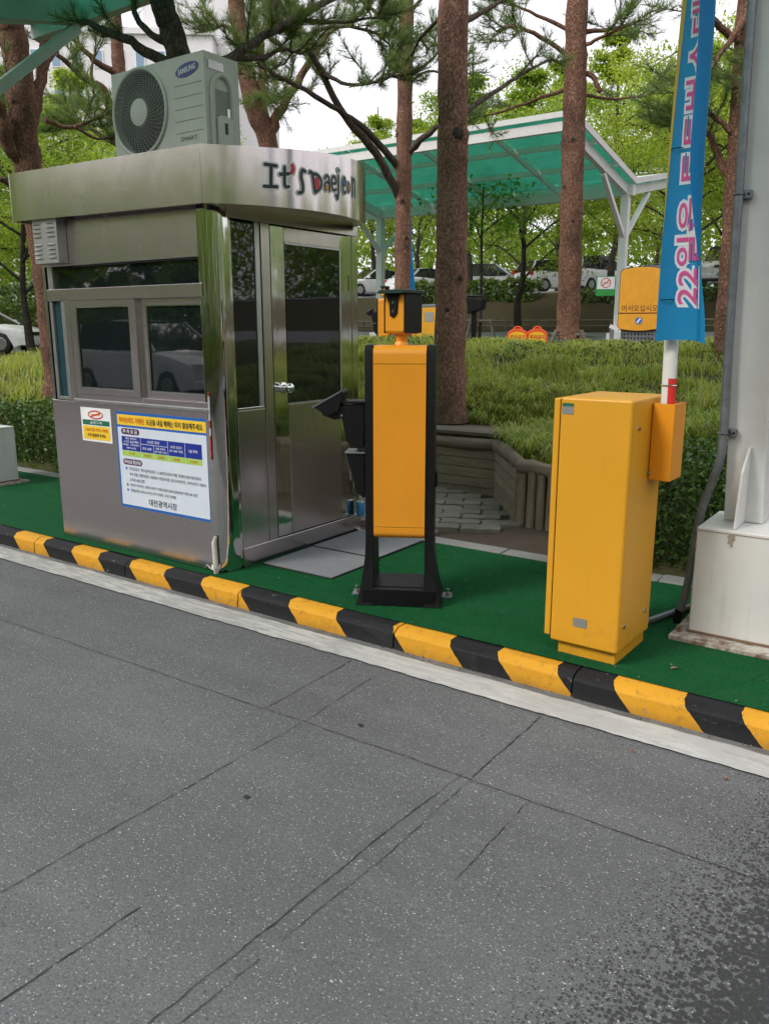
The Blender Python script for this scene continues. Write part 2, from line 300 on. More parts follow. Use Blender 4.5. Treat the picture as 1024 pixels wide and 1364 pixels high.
gr = t.ramp(t.math('ADD', t.math('MULTIPLY', t.noise(p, 14, 6, 0.75), 0.9), t.math('MULTIPLY', o[2], -0.55)), [(0.34, 0.0), (0.60, 1.0)]); c = t.mix(t.math('MULTIPLY', gr, 0.35), c, (0.22, 0.14, 0.06))
sc2 = t.ramp(t.noise(t.mapping(p, (5, 5, 1.6), (0.5, 0.2, 0)), 9, 6, 0.8), [(0.695, 0.0), (0.715, 1.0)]); c = t.mix(t.math('MULTIPLY', sc2, 0.45), c, (0.30, 0.22, 0.12))
t.bsdf(c, t.math('ADD', 0.36, t.math('MULTIPLY', n, 0.16)), 0, t.bump(t.noise(p, 170, 3), 0.12, 0.004))
plain('paint_arm_box', (0.72, 0.275, 0.012), 0.42, 0, 0.04, 3, 0.1, 160)
plain('paint_black', (0.006, 0.006, 0.0065), 0.45, 0, 0.2, 14, 0.15, 300, **{'Specular IOR Level': 0.25})
plain('paint_darkgreen', (0.012, 0.020, 0.018), 0.35, 0, 0.15)
# weathered white steel
def white_steel(name, base, rust=1.0):
    t = NT(name); p = t.pos(); o = t.xyz(p)
    c = t.mix(t.ramp(t.noise(p, 4, 5, 0.7), [(0.3, 0.0), (0.75, 1.0)]), base, tuple(x * .86 for x in base))
    st = t.ramp(t.noise(t.mapping(p, (16, 16, 0.7)), 2.0, 5, 0.65), [(0.56, 0.0), (0.76, 1.0)]); c = t.mix(t.math('MULTIPLY', st, 0.35 * rust), c, (0.36, 0.29, 0.21))
    rs = t.ramp(t.noise(p, 15, 7, 0.75), [(0.67, 0.0), (0.74, 1.0)]); c = t.mix(t.math('MULTIPLY', rs, 0.6 * rust), c, (0.20, 0.085, 0.035))
    t.bsdf(c, 0.5, 0, t.bump(t.noise(p, 9, 4), 0.15, 0.01))
white_steel('white_steel', (0.70, 0.69, 0.66), 0.5); white_steel('white_steel_rusty', (0.68, 0.67, 0.64), 1.3)
white_steel('white_steel_greenlit', (0.44, 0.50, 0.45), 0.25)  # near canopy beams: green light from the roof sheets mixed into the white
t = NT('rust'); p = t.pos(); t.bsdf(t.mix(t.noise(p, 26, 6, 0.75), (0.05, 0.026, 0.016), (0.30, 0.20, 0.13)), 0.9, 0, t.bump(t.noise(p, 60, 4), 0.6, 0.004))
t = NT('flange_steel'); p = t.pos(); k = t.ramp(t.noise(p, 9, 6, 0.75), [(0.42, 0.0), (0.60, 1.0)])
t.bsdf(t.mix(k, (0.50, 0.47, 0.42), t.mix(t.noise(p, 30, 5, 0.7), (0.06, 0.03, 0.02), (0.26, 0.15, 0.09))), 0.8, 0, t.bump(t.noise(p, 50, 4), 0.5, 0.004))
t = NT('rust_stain'); p = t.pos(); t.bsdf(t.mix(t.noise(p, 20, 6, 0.75), (0.16, 0.11, 0.07), (0.46, 0.40, 0.33)), 0.8)
t = NT('green_sheet'); p = t.pos()
dc = t.mix(t.ramp(t.noise(p, 3, 5, 0.7), [(0.35, 0.0), (0.75, 1.0)]), (0.036, 0.25, 0.165), (0.025, 0.175, 0.115))
a = t.n('ShaderNodeBsdfTranslucent', {'Color': dc}); b = t.n('ShaderNodeBsdfTransparent', {'Color': (0.05, 0.30, 0.20, 1)}); g = t.n('ShaderNodeBsdfPrincipled', {'Base Color': (0.03, 0.28, 0.19, 1), 'Roughness': 0.25})
m1 = t.n('ShaderNodeMixShader', {0: 0.35, 1: a.outputs[0], 2: b.outputs[0]}); m2 = t.n('ShaderNodeMixShader', {0: 0.22, 1: m1.outputs[0], 2: g.outputs[0]})
t.t.links.new(m2.outputs[0], t.out.inputs[0]); M['green_sheet'] = t.m
plain('air_con_case', (0.47, 0.48, 0.415), 0.5, 0, 0.06, 5)
plain('air_con_seam', (0.22, 0.235, 0.195), 0.6)
plain('fan_dark', (0.012, 0.014, 0.013), 0.6); plain('grille_wire', (0.30, 0.32, 0.28), 0.45)
plain('logo_blue', (0.012, 0.035, 0.20), 0.4); plain('print_white', (0.78, 0.78, 0.78), 0.55); plain('print_black', (0.015, 0.015, 0.02), 0.5)
plain('print_grey', (0.10, 0.11, 0.10), 0.5)
plain('poster_white', (0.62, 0.67, 0.74), 0.4, 0, 0.03); plain('poster_blue', (0.015, 0.115, 0.42), 0.4, 0, 0.05); plain('poster_yellow', (0.85, 0.55, 0.03), 0.4, 0, 0.05)
plain('poster_navy', (0.012, 0.028, 0.26), 0.4); plain('poster_green', (0.36, 0.55, 0.10), 0.4); plain('poster_purple', (0.075, 0.018, 0.075), 0.4)
plain('poster_darkgreen', (0.015, 0.14, 0.075), 0.4); plain('print_orange', (0.62, 0.10, 0.015), 0.4); plain('print_red', (0.62, 0.03, 0.025), 0.4)
plain('letter_ink', (0.016, 0.026, 0.028), 0.45); plain('letter_red', (0.58, 0.03, 0.05), 0.45); plain('letter_green', (0.015, 0.19, 0.10), 0.45); plain('letter_orange', (0.80, 0.29, 0.03), 0.45); plain('letter_blue', (0.02, 0.12, 0.50), 0.45)
plain('tape_red', (0.34, 0.04, 0.022), 0.35, 0, 0.3, 40); plain('tape_silver', (0.62, 0.62, 0.62), 0.25, 0.3)
plain('pvc_white', (0.50, 0.49, 0.44), 0.5, 0, 0.15, 30); plain('can_blue', (0.03, 0.19, 0.42), 0.35, 0.2, 0.2, 30)
leafmat('banner_blue', [(0.0, (0.014, 0.23, 0.58)), (1.0, (0.014, 0.23, 0.58))], 0.5, 0.5)
leafmat('banner_hem', [(0.0, (0.62, 0.42, 0.085)), (1.0, (0.62, 0.42, 0.085))], 0.3, 0.6)
leafmat('banner_pink', [(0.0, (0.60, 0.085, 0.28)), (1.0, (0.60, 0.085, 0.28))], 0.2, 0.5)
leafmat('banner_white', [(0.0, (0.70, 0.71, 0.76)), (1.0, (0.70, 0.71, 0.76))], 0.2, 0.5)
plain('sign_orange', (0.80, 0.10, 0.02), 0.45); plain('sign_amber', (0.74, 0.33, 0.022), 0.45, 0, 0.06); plain('sign_amber_low', (0.72, 0.27, 0.012), 0.45, 0, 0.06); plain('sign_green', (0.035, 0.30, 0.06), 0.45); plain('sign_brown', (0.13, 0.02, 0.01), 0.5)
plain('perforated_grey', (0.17, 0.18, 0.19), 0.5, 0.3, 0.15, 60)
plain('building_wall', (0.70, 0.68, 0.68), 0.8, 0, 0.04, 0.2); plain('building_glass', (0.20, 0.30, 0.40), 0.15, 0, 0.2, 0.3)
for nm, c in (('car_white', (0.72, 0.72, 0.73)), ('car_silver', (0.40, 0.41, 0.42)), ('car_dark', (0.03, 0.032, 0.04)), ('car_black', (0.012, 0.012, 0.014))):
    plain(nm, c, 0.28, 0.0 if nm == 'car_white' else 0.3, 0.03, 2, **{'Coat Weight': 0.6, 'Coat Roughness': 0.08})
plain('car_glass', (0.012, 0.015, 0.018), 0.06); plain('tyre', (0.012, 0.012, 0.012), 0.85); plain('rim', (0.35, 0.35, 0.36), 0.3, 0.8)
plain('lamp_red', (0.50, 0.012, 0.012), 0.2); plain('lamp_clear', (0.62, 0.62, 0.62), 0.15); plain('plate_green', (0.03, 0.16, 0.09), 0.4)
leafmat('litter', [(0.0, (0.05, 0.035, 0.02)), (0.5, (0.14, 0.10, 0.06)), (0.85, (0.24, 0.20, 0.14)), (1.0, (0.10, 0.14, 0.04))], 0.1, 0.8)
plain('dry_leaf', (0.20, 0.07, 0.025), 0.7); plain('crack_fill', (0.022, 0.021, 0.020), 0.9, 0, 0.3, 20)

# ------------------------------------------------------------------ mesh helpers
class MB:
    def __init__(s): s.v = []; s.f = []; s.mi = []; s.k = 0
    def add(s, vs, fs, mi=None):
        o = len(s.v); s.v += [tuple(map(float, p)) for p in vs]; s.f += [tuple(i + o for i in f) for f in fs]; s.mi += [s.k if mi is None else mi] * len(fs); return s
    def box(s, x0, x1, y0, y1, z0, z1):
        return s.add([(x0, y0, z0), (x1, y0, z0), (x1, y1, z0), (x0, y1, z0), (x0, y0, z1), (x1, y0, z1), (x1, y1, z1), (x0, y1, z1)],
                     [(0, 3, 2, 1), (4, 5, 6, 7), (0, 1, 5, 4), (1, 2, 6, 5), (2, 3, 7, 6), (3, 0, 4, 7)])
    def bar(s, a, b, w, h, up=(0, 0, 1)):
        a = Vector(a); b = Vector(b); d = (b - a).normalized(); u = Vector(up)
        x = d.cross(u); x = (x if x.length > 1e-4 else d.cross(Vector((1, 0, 0)))).normalized(); y = x.cross(d).normalized()
        q = []
        for p in (a, b):
            for i, j in ((-1, -1), (1, -1), (1, 1), (-1, 1)): q.append(p + x * (i * w / 2) + y * (j * h / 2))
        return s.add(q, [(0, 1, 2, 3), (7, 6, 5, 4), (0, 4, 5, 1), (1, 5, 6, 2), (2, 6, 7, 3), (3, 7, 4, 0)])
    def prism(s, pts, a, b, fn):
        """polygon pts (2-D) swept from a to b; fn(p, q, h) -> 3-D"""
        n = len(pts); vs = [fn(p[0], p[1], a) for p in pts] + [fn(p[0], p[1], b) for p in pts]
        return s.add(vs, [tuple(range(n - 1, -1, -1)), tuple(range(n, 2 * n))] + [(i, (i + 1) % n, (i + 1) % n + n, i + n) for i in range(n)])
    def tube(s, path, rad, n=12, caps=True, jit=0.0, squash=None):
        path = [Vector(p) for p in path]; k = len(path)
        if not hasattr(rad, '__len__'): rad = [rad] * k
        vs = []; x = None
        for i, p in enumerate(path):
            d = (path[min(i + 1, k - 1)] - path[max(i - 1, 0)]).normalized()
            if x is None: x = d.orthogonal().normalized()
            x = (x - d * x.dot(d)).normalized(); y = d.cross(x)
            for j in range(n):
                a = 2 * math.pi * j / n; r = rad[i] * (1 + (random.uniform(-jit, jit) if jit else 0))
                vs.append(p + x * (r * math.cos(a)) + y * (r * math.sin(a)))
        fs = [(i * n + j, i * n + (j + 1) % n, (i + 1) * n + (j + 1) % n, (i + 1) * n + j) for i in range(k - 1) for j in range(n)]
        if caps: fs += [tuple(range(n - 1, -1, -1)), tuple(range((k - 1) * n, k * n))]
        return s.add(vs, fs)
    def cyl(s, a, b, r, n=20, r2=None): return s.tube([a, b], [r, r if r2 is None else r2], n)
    def build(s, name, mat, parent=None, smooth=False, bev=0.0, seg=2, world=True, angle=35, wn=True):
        me = bpy.data.meshes.new(name)
        off = parent_off(parent) if world else (0, 0, 0)
        me.from_pydata([(p[0] - off[0], p[1] - off[1], p[2] - off[2]) for p in s.v], [], s.f); me.update()
        mats = mat if isinstance(mat, (list, tuple)) else [mat]
        for m in mats: me.materials.append(M[m])
        if len(mats) > 1: me.polygons.foreach_set('material_index', s.mi)
        bm = bmesh.new(); bm.from_mesh(me); bmesh.ops.recalc_face_normals(bm, faces=bm.faces)
        if smooth or bev:
            for f in bm.faces: f.smooth = True
            for e in bm.edges:
                if len(e.link_faces) == 2 and e.calc_face_angle(0) > R(angle): e.smooth = False
        bm.to_mesh(me); bm.free()
        o = bpy.data.objects.new(name, me); col.objects.link(o)
        if bev:
            md = o.modifiers.new('bevel', 'BEVEL'); md.width = bev; md.segments = seg; md.limit_method = 'ANGLE'; md.angle_limit = R(30)
            if hasattr(md, 'use_clamp_overlap'): md.use_clamp_overlap = True
            md.harden_normals = True
        if parent is not None: o.parent = parent
        return o
def parent_off(p):
    x = y = z = 0.0
    while p is not None:
        x += p.location.x; y += p.location.y; z += p.location.z; p = p.parent
    return (x, y, z)
def tag(o, label, cat, group=None, kind=None):
    if label: o['label'] = label
    if cat: o['category'] = cat
    if group: o['group'] = group
    if kind: o['kind'] = kind
    return o
def struct(o): o['kind'] = 'structure'; return o
def thing(name, label, cat, loc=(0, 0, 0), rotz=0.0, group=None):
    o = bpy.data.objects.new(name, None); col.objects.link(o); o.location = loc; o.rotation_euler = (0, 0, rotz); o.empty_display_size = 0.2
    return tag(o, label, cat, group)
def clone(o, parent=None):
    c = o.copy(); col.objects.link(c); c.parent = parent
    for ch in list(o.children): clone(ch, c)
    return c
def fast_mesh(name, V, F, mat, parent=None, smooth=False):
    """V (n,3), F (m,k) numpy arrays"""
    me = bpy.data.meshes.new(name); V = np.asarray(V, dtype=np.float32); F = np.asarray(F, dtype=np.int32); k = F.shape[1]
    if parent is not None: V = V - np.array(parent_off(parent), dtype=np.float32)
    me.vertices.add(len(V)); me.vertices.foreach_set('co', V.ravel())
    me.loops.add(F.size); me.loops.foreach_set('vertex_index', F.ravel())
    me.polygons.add(len(F)); me.polygons.foreach_set('loop_start', np.arange(0, F.size, k, dtype=np.int32))
    if smooth: me.polygons.foreach_set('use_smooth', np.ones(len(F), dtype=bool))
    me.update(calc_edges=True); me.materials.append(M[mat])
    o = bpy.data.objects.new(name, me); col.objects.link(o)
    if parent is not None: o.parent = parent
    return o
# lettering: every string is turned into flat mesh data first, in one evaluation
TXT = {}
def text_prepare(items):
    obs = []
    for key, body, bold in items:
        c = bpy.data.curves.new('t', 'FONT'); c.body = body; c.offset = bold; c.resolution_u = 3; c.align_x = 'LEFT'; c.space_line = 1.0
        o = bpy.data.objects.new('t', c); col.objects.link(o); obs.append((key, o))
    bpy.context.view_layer.update(); dg = bpy.context.evaluated_depsgraph_get()
    for key, o in obs:
        me = o.evaluated_get(dg).to_mesh(); v = np.array([x.co[:2] for x in me.vertices]).reshape(-1, 2)
        TXT[key] = (v, [tuple(p.vertices) for p in me.polygons]); o.evaluated_get(dg).to_mesh_clear()
    for key, o in obs:
        c = o.data; bpy.data.objects.remove(o); bpy.data.curves.remove(c)
def text_fit(key, x, y, h=None, w=None, align='L'):
    """scaled letter outlines placed with lower-left (L) or centre (C) at x, y"""
    v, f = TXT[key]; lo, hi = v.min(0), v.max(0); sz = hi - lo
    sy = h / sz[1] if h else w / sz[0]; sx = w / sz[0] if w else sy
    q = (v - lo) * (sx, sy)
    if align == 'C': q = q - (sz * (sx, sy)) / 2
    return q + (x, y), f
def textm(mb, key, x, y, fn, h=None, w=None, align='L'):
    q, f = text_fit(key, x, y, h, w, align); mb.add([fn(a, b) for a, b in q], f)
HEAD1, HEAD2 = '하이브리드 차량은', '요금을 내실 때에는 미리 말씀해주세요.'
BUL = ['국가유공자 · 특수임무유공자 · 5.18민주유공자 차량, 장애인사용자동차표지', '부착 차량, 경형자동차, 자원봉사 마일리지증, 꿈나무사랑카드, 하이브리드 자동차', '소지자 50% 감면',
       '시장이 추진하는 교통수요관리 시책(요일제 등)에 동참(여)한 차량 30% 할인', '전일납부등 토지(소지자) 부여 차량은 1시간 면제함']
items = [('h1', HEAD1, 0.022), ('h2', HEAD2, 0.02), ('pill1', '주 차 요 금', 0.02), ('pill2', '주차요금 할인대상', 0.02), ('mayor', '대전광역시장', 0.012),
         ('c1', '최초 주차시', 0.01), ('c1b', '-1시간 요금 혜택', 0.01), ('c1c', '(장애인 · 국가유공자', 0.01), ('c1d', '차량 2시간)', 0.01), ('c2', '3시간 까지', 0.01), ('c2a', '최초 30분', 0.01), ('c2b', '10분 초과시', 0.01), ('c2c', '(매 10분 기준)', 0.01),
         ('c3', '3시간 초과시', 0.01), ('c4', '1일 주차', 0.01), ('g1', '무 료', 0.01), ('g2', '600원', 0.01), ('g3', '300원', 0.01), ('g4', '400원', 0.01), ('g5', '8,000원', 0.01),
         ('n1', '금연구역', 0.01), ('n2', '소음과 건물 주위는 차량을', 0.012), ('n3', '서서 출발해 주세요', 0.014),
         ('flag', '22일은 토토버스데이', 0.012), ('flagw', '22일은 토토버스데이', 0.10), ('welcome', '어서오십시오', 0.006), ('nopark', '주차금지', 0.035), ('sam', 'SAMSUNG', 0.02), ('smart', 'SMART.', 0.0), ('plate', '24가 5637', 0.01)]
items += [('b%d' % i, b, 0.004) for i, b in enumerate(BUL)]
text_prepare(items)

# ------------------------------------------------------------------ the setting
IZ = 0.105                                     # level of the island
def grid_sheet(name, xs, ys, fz, mat):
    nx, ny = len(xs), len(ys); V = []
    for y in ys:
        for x in xs: V.append((x, y, fz(x, y)))
    F = [(j * nx + i, j * nx + i + 1, (j + 1) * nx + i + 1, (j + 1) * nx + i) for j in range(ny - 1) for i in range(nx - 1)]
    return fast_mesh(name, V, F, mat, smooth=True)
struct(grid_sheet('road', [-70, -20, -8, -4, 0, 4, 40], [-7.5, -3, 0, 2, 3.16], lambda x, y: 0.0, 'asphalt'))
# painted edge line, with ragged edges
def wavy_strip(name, x0, x1, ya, yb, z, mat, amp, step=0.03):
    n = int((x1 - x0) / step); V = []; a = b = 0
    for i in range(n + 1):
        a = 0.7 * a + random.uniform(-amp, amp); b = 0.7 * b + random.uniform(-amp, amp); x = x0 + (x1 - x0) * i / n
        V += [(x, ya + a, z), (x, yb + b, z)]
    return fast_mesh(name, V, [(2 * i, 2 * i + 2, 2 * i + 3, 2 * i + 1) for i in range(n)], mat)
struct(wavy_strip('gutter', -16, 6, 3.045, 3.13, 0.004, 'gutter_concrete', 0.001))
struct(wavy_strip('edge_line', -16, 6, 2.885, 3.052, 0.008, 'road_paint', 0.004))
# sawn joints and cracks in the asphalt
def crack(pts, w, name='road_joint'):
    V = []; F = []; off = 0.0; P = [Vector((x, y, 0.003)) for x, y in pts]
    L = []
    for a, b in zip(P, P[1:]):
        n = max(2, int((b - a).length / 0.02))
        for i in range(n): L.append(a.lerp(b, i / n))
    L.append(P[-1]); d = (P[-1] - P[0]).normalized(); s = Vector((-d.y, d.x, 0))
    for i, p in enumerate(L):
        off = off * 0.85 + random.uniform(-0.0022, 0.0022); ww = w * random.uniform(0.2, 0.75) * (1.0 if 0.04 < i / len(L) < 0.96 else 0.5)
        V += [p + s * (off - ww / 2), p + s * (off + ww / 2)]
    gap = 0
    for i in range(len(L) - 1):
        if gap > 0: gap -= 1; continue
        if w < .0062 and random.random() < .035: gap = random.randint(1, 4)
        F.append((2 * i, 2 * i + 2, 2 * i + 3, 2 * i + 1))
    o = fast_mesh(name, [tuple(v) for v in V], F, 'crack_fill'); return o
road = bpy.data.objects['road']
for pts, w in (([(-6.5, 2.18), (-4.13, 2.224), (-2.197, 2.27), (-1.25, 2.28), (-0.3, 2.29), (3, 2.34)], 0.0065),
               ([(-2.205, 2.27), (-2.211, 2.88)], 0.007), ([(-1.995, 2.27), (-2.022, 2.80)], 0.005), ([(-1.998, 2.27), (-2.012, 1.6), (-2.03, 1.0), (-2.05, -1.5)], 0.006),
               ([(-1.275, 2.30), (-1.308, 1.85), (-1.315, 1.40), (-1.33, 0.98), (-1.34, -1.5)], 0.0065), ([(-1.235, 2.28), (-1.232, 2.875)], 0.007), ([(-1.233, 2.28), (-1.236, 1.758), (-1.267, 1.04), (-1.275, 0.6)], 0.0045),
               ([(-1.013, 2.27), (-1.007, 1.78)], 0.005), ([(-1.72, 0.70), (-1.67, 0.80), (-1.66, 1.2)], 0.007)):
    c = crack(pts, w); c.parent = road
# kerb of separate stones, chamfered
kerb = struct(thing('kerb', None, None, (0, 3.1, 0)))
prof = [(3.100, -0.02), (3.108, 0.080), (3.114, 0.087), (3.150, 0.106), (3.26, 0.106), (3.26, -0.02)]
edges = [-9.2, -8.2, -7.2, -6.2, -5.2, -4.2, -3.2, -2.13, -1.20, -0.2, 0.8]
for a, b in zip(edges, edges[1:]):
    dy = random.uniform(-0.003, 0.004)
    m = MB(); n = 6
    xs = [a + 0.003 + (b - a - 0.006) * i / n for i in range(n + 1)]; k = len(prof); vs = []
    for i, x in enumerate(xs):
        for y, z in prof: vs.append((x, y + dy + (random.uniform(-.0015, .0015)), z + (random.uniform(-.0015, .0015) if z > 0 else 0)))
    fs = [(i * k + j, i * k + (j + 1) % k, (i + 1) * k + (j + 1) % k, (i + 1) * k + j) for i in range(n) for j in range(k)] + [tuple(range(k)), tuple(range(n * k, n * k + k))]
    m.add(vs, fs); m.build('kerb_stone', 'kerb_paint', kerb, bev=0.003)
# island turf carpet
xs = list(np.arange(-9.2, 0.9, 0.12)); ys = list(np.linspace(3.205, 4.62, 14))
def turfz(x, y): return IZ + 0.007 + 0.0025 * math.sin(x * 3.1 + y * 2) * math.sin(y * 4.0 - x)
def carpet_edge(x, y): return turfz(x, y)
tc = struct(grid_sheet('island_turf', xs, ys, turfz, 'turf'))
struct(MB().box(-9.2, 0.8, 3.262, 4.62, -0.03, IZ - 0.004).build('island_base', 'gutter_concrete'))
# short fibres over the nearer turf
N = 90000
u = rng.random(N); bx = -4.2 + u * 4.4; by = 3.208 + rng.random(N) * 1.40
keep = ~((bx < -3.40) & (by > 3.25)) ; bx, by = bx[keep], by[keep]; N = len(bx)
ang = rng.random(N) * 6.283; hh = 0.004 + rng.random(N) * 0.006; ln = (rng.random((N, 2)) - .5) * 0.008
bz = IZ + 0.006 + 0.0025 * np.sin(bx * 3.1 + by * 2) * np.sin(by * 4 - bx)
w = 0.0016
V = np.stack([np.stack([bx - w * np.cos(ang), by - w * np.sin(ang), bz], 1), np.stack([bx + w * np.cos(ang), by + w * np.sin(ang), bz], 1), np.stack([bx + ln[:, 0], by + ln[:, 1], bz + hh], 1)], 1).reshape(-1, 3)
fb = fast_mesh('turf_fibres', V, np.arange(3 * N).reshape(-1, 3), 'turf_fibre'); fb.parent = tc; fb['kind'] = 'stuff'
# granite edging along the back of the island
edg = struct(thing('back_edging', None, None, (0, 4.62, 0)))
x = -9.2; 
while x < 0.8:
    L = random.uniform(0.85, 1.05) if x > -3.6 else 1.0
    dz = random.uniform(-0.006, 0.006)
    if not (-5.2 < x < -4.0): MB().box(x + 0.004, min(x + L, 0.8) - 0.004, 4.622, 4.77, -0.05, IZ + 0.012 + dz).build('edging_stone', 'granite', edg, bev=0.008)
    x += L
# ground beyond the island : one sheet out to the horizon
def ramp1(x, pts):
    return float(np.interp(x, [p[0] for p in pts], [p[1] for p in pts]))
def smooth01(a, b, x): t = min(1, max(0, (x - a) / (b - a))); return t * t * (3 - 2 * t)
def front_y(x):
    return ramp1(x, [(-6.05, 4.772), (-6.0, 6.47), (-3.30, 6.47), (-2.60, 5.62), (-1.75, 5.55), (-1.70, 4.772)])
def gz(x, y):
    if y > 30: z = ramp1(y, [(30, 2.85), (36, 3.22), (60, 3.6), (400, 5)])
    else:
        planter = ramp1(x, [(-6.05, 0), (-6.0, 1), (-1.75, 1), (-1.70, 0)])
        a = ramp1(y, [(5.5, 0.50), (6.4, 0.52), (6.98, 0.57), (7.3, 0.80), (8.2, 1.10), (9.2, 1.28), (10.4, 1.32), (12.0, 1.22), (14.5, .92), (19.5, .92), (23, 1.30), (25.5, 1.45), (30, 2.85)])
        b = ramp1(y, [(4.7, 0.09), (5.0, 0.16), (5.35, 0.50), (6.0, 0.74), (7.2, 0.98), (8.2, 1.15), (9.2, 1.28), (10.4, 1.32), (12.0, 1.22), (14.5, .92), (19.5, .92), (23, 1.30), (25.5, 1.45), (30, 2.85)])
        z = planter * a + (1 - planter) * b
    if x < -11 and y < 24:
        m = smooth01(-16, -11, x); z = min(z, 0.75 + (z - 0.75) * m) if z > .75 else z
    z += 0.035 * math.sin(x * 1.3 + 1) * math.sin(y * 1.7) * smooth01(5.6, 7.0, y)
    return z
xs = sorted(set([-400, -250, -150, -100] + list(np.arange(-70, -12, 2.0)) + list(np.arange(-12, 2.01, 0.25)) + [-6.05, -6.0, -3.3, -2.6, -1.75, -1.70] + list(np.arange(4, 41, 3.0)) + [60, 100, 200, 400]))
tt = np.concatenate([np.linspace(0, .15, 25), np.linspace(.16, .4, 12), np.linspace(.45, 1, 8)])
V = []; ny = len(tt)
for x in xs:
    y0 = front_y(x)
    ys_ = [y0 + (q - y0) for q in (list(np.linspace(y0, 9.0, 22)) + [9.5, 10, 10.5, 11, 12, 13, 14.5, 17, 19.5, 21, 23, 24.5, 25.5, 27, 28.5, 30, 34, 45, 60, 100, 200, 500])]
    ny = len(ys_)
    for y in ys_: V.append((x, y, gz(x, y)))
F = [(i * ny + j, (i + 1) * ny + j, (i + 1) * ny + j + 1, i * ny + j + 1) for i in range(len(xs) - 1) for j in range(ny - 1)]
struct(fast_mesh('ground', V, F, 'bank_ground', smooth=True))
struct(MB().box(-400, 400, -500, 4.8, -0.6, -0.05).build('ground_near', 'bank_ground'))
struct(grid_sheet('far_lane', list(np.arange(-80, 31, 2.0)), [15.0, 17, 19.5, 21, 23, 24.5, 25.2], lambda x, y: gz(x, y) + 0.02, 'asphalt_far'))
struct(grid_sheet('parking_lot', list(np.arange(-100, 41, 10.0)), [31.2, 34, 45, 60, 78], lambda x, y: gz(x, y) + 0.03, 'asphalt_far'))
struct(grid_sheet('opposite_verge', list(np.arange(-40, 31, 5.0)), [-14, -11, -7.3], lambda x, y: 0.13, 'bank_ground'))
# soil and pavers between the edging and the timber planter
struct(grid_sheet('soil', list(np.arange(-6.0, -1.65, 0.1)), list(np.arange(4.74, 6.55, 0.1)), lambda x, y: 0.075 + 0.012 * math.sin(9 * x + 3 * y) * math.sin(7 * y - 4 * x) + 0.02 * smooth01(-2.75, -2.4, x), 'soil'))
pav = struct(thing('paving', None, None, (-3.5, 5.4, 0.06)))
pw, pd = 0.31, 0.165
def paver_pts():
    a, b = pw / 2 - .005, pd / 2 - .005; z = 0.024
    top = [(-a, b), (-a * .5, b + z), (0, b - z * .4), (a * .5, b + z), (a, b)]
    return [(p[0] , p[1] - z * .5) for p in top] + [(a + z * .6, 0)] + [(a, -b - z * .2), (a * .5, -b + z * .6), (0, -b - z * .6), (-a * .5, -b + z * .6), (-a, -b - z * .2)] + [(-a + z * .6, 0)]
pp = paver_pts(); pm = MB(); pm.prism(pp, 0, 0.058, lambda p, q, h: (p, q, h))
proto = pm.build('paver', 'paver', None, bev=0.005, world=False, seg=1)
first = True
ca, sa = math.cos(R(28)), math.sin(R(28))
for i in range(-14, 15):
    for j in range(-16, 17):
        lx = i * pw + (pw / 2 if j % 2 else 0); ly = j * pd
        X_ = -3.45 + lx * ca - ly * sa; Y_ = 5.45 + lx * sa + ly * ca
        lim = 6.42 if X_ < -3.3 else 6.42 - (X_ + 3.3) * 1.25
        if not (-4.75 < X_ < -2.62 and 4.86 < Y_ < lim - 0.06): continue
        if X_ > -2.95 and Y_ < 5.15 - (X_ + 2.95) * -0.55 : continue
        o = proto if first else proto.copy()
        if not first: col.objects.link(o)
        first = False; o.parent = pav
        o.location = (X_ + 3.5, Y_ - 5.4, 0.06 - 0.06 - 0.006 + random.uniform(-.005, .005)); o.rotation_euler = (random.uniform(-.03, .03), random.uniform(-.03, .03), R(28) + random.uniform(-.03, .03))
# felt mats at the door
for (xa, xb, ya, yb, lab) in ((-3.425, -2.87, 3.545, 4.035, 'grey felt mat at the booth door, nearer the kerb'), (-3.44, -2.90, 4.05, 4.60, 'grey felt mat at the booth door, nearer the planting')):
    mt = thing('door_mat', lab, 'mat', (xa, ya, IZ + .01), 0, 'felt mats at the booth door')
    MB().box(xa, xb, ya, yb, IZ + 0.010, IZ + 0.017).build('mat_edge', 'rubber_edge', mt)
    MB().box(xa + .006, xb - .006, ya + .006, yb - .006, IZ + 0.012, IZ + 0.020).build('mat_pile', 'felt', mt)
# timber planter: boards, log cappings, upright stakes, bench
pl = thing('timber_planter', 'weathered timber planter wall with log capping below the grass bank', 'planter', (-3.3, 6.4, 0.06))
def board_run(a, b, z0, z1, n, mat='timber_board'):
    a = Vector(a); b = Vector(b); d = (b - a).normalized(); h = (z1 - z0) / n; L = (b - a).length
    for i in range(n):
        m = MB(); m.box(-L / 2 + random.uniform(0, .004), L / 2, -0.02 + random.uniform(-.003, .003), 0.02, -h / 2 + .003, h / 2 - .002)
        o = m.build('board', mat, None, bev=0.003, seg=1, world=False)
        c = (a + b) / 2; o.parent = pl; o.location = (c.x - pl.location.x, c.y - pl.location.y, z0 + h * (i + .5) - pl.location.z); o.rotation_euler = (0, 0, math.atan2(d.y, d.x))
board_run((-5.9, 6.42, 0), (-3.29, 6.41, 0), 0.06, 0.50, 5)
board_run((-3.29, 6.41, 0), (-2.66, 5.565, 0), 0.06, 0.50, 5)
def log(a, b, r, name='log'):
    n = 9; P = [Vector(a).lerp(Vector(b), i / n) for i in range(n + 1)]
    m = MB(); m.tube([p + Vector((random.uniform(-.006, .006), random.uniform(-.006, .006), random.uniform(-.008, .008))) for p in P], [r * random.uniform(.9, 1.06) for _ in P], 12); m.build(name, 'timber_log', pl, smooth=True, angle=60)
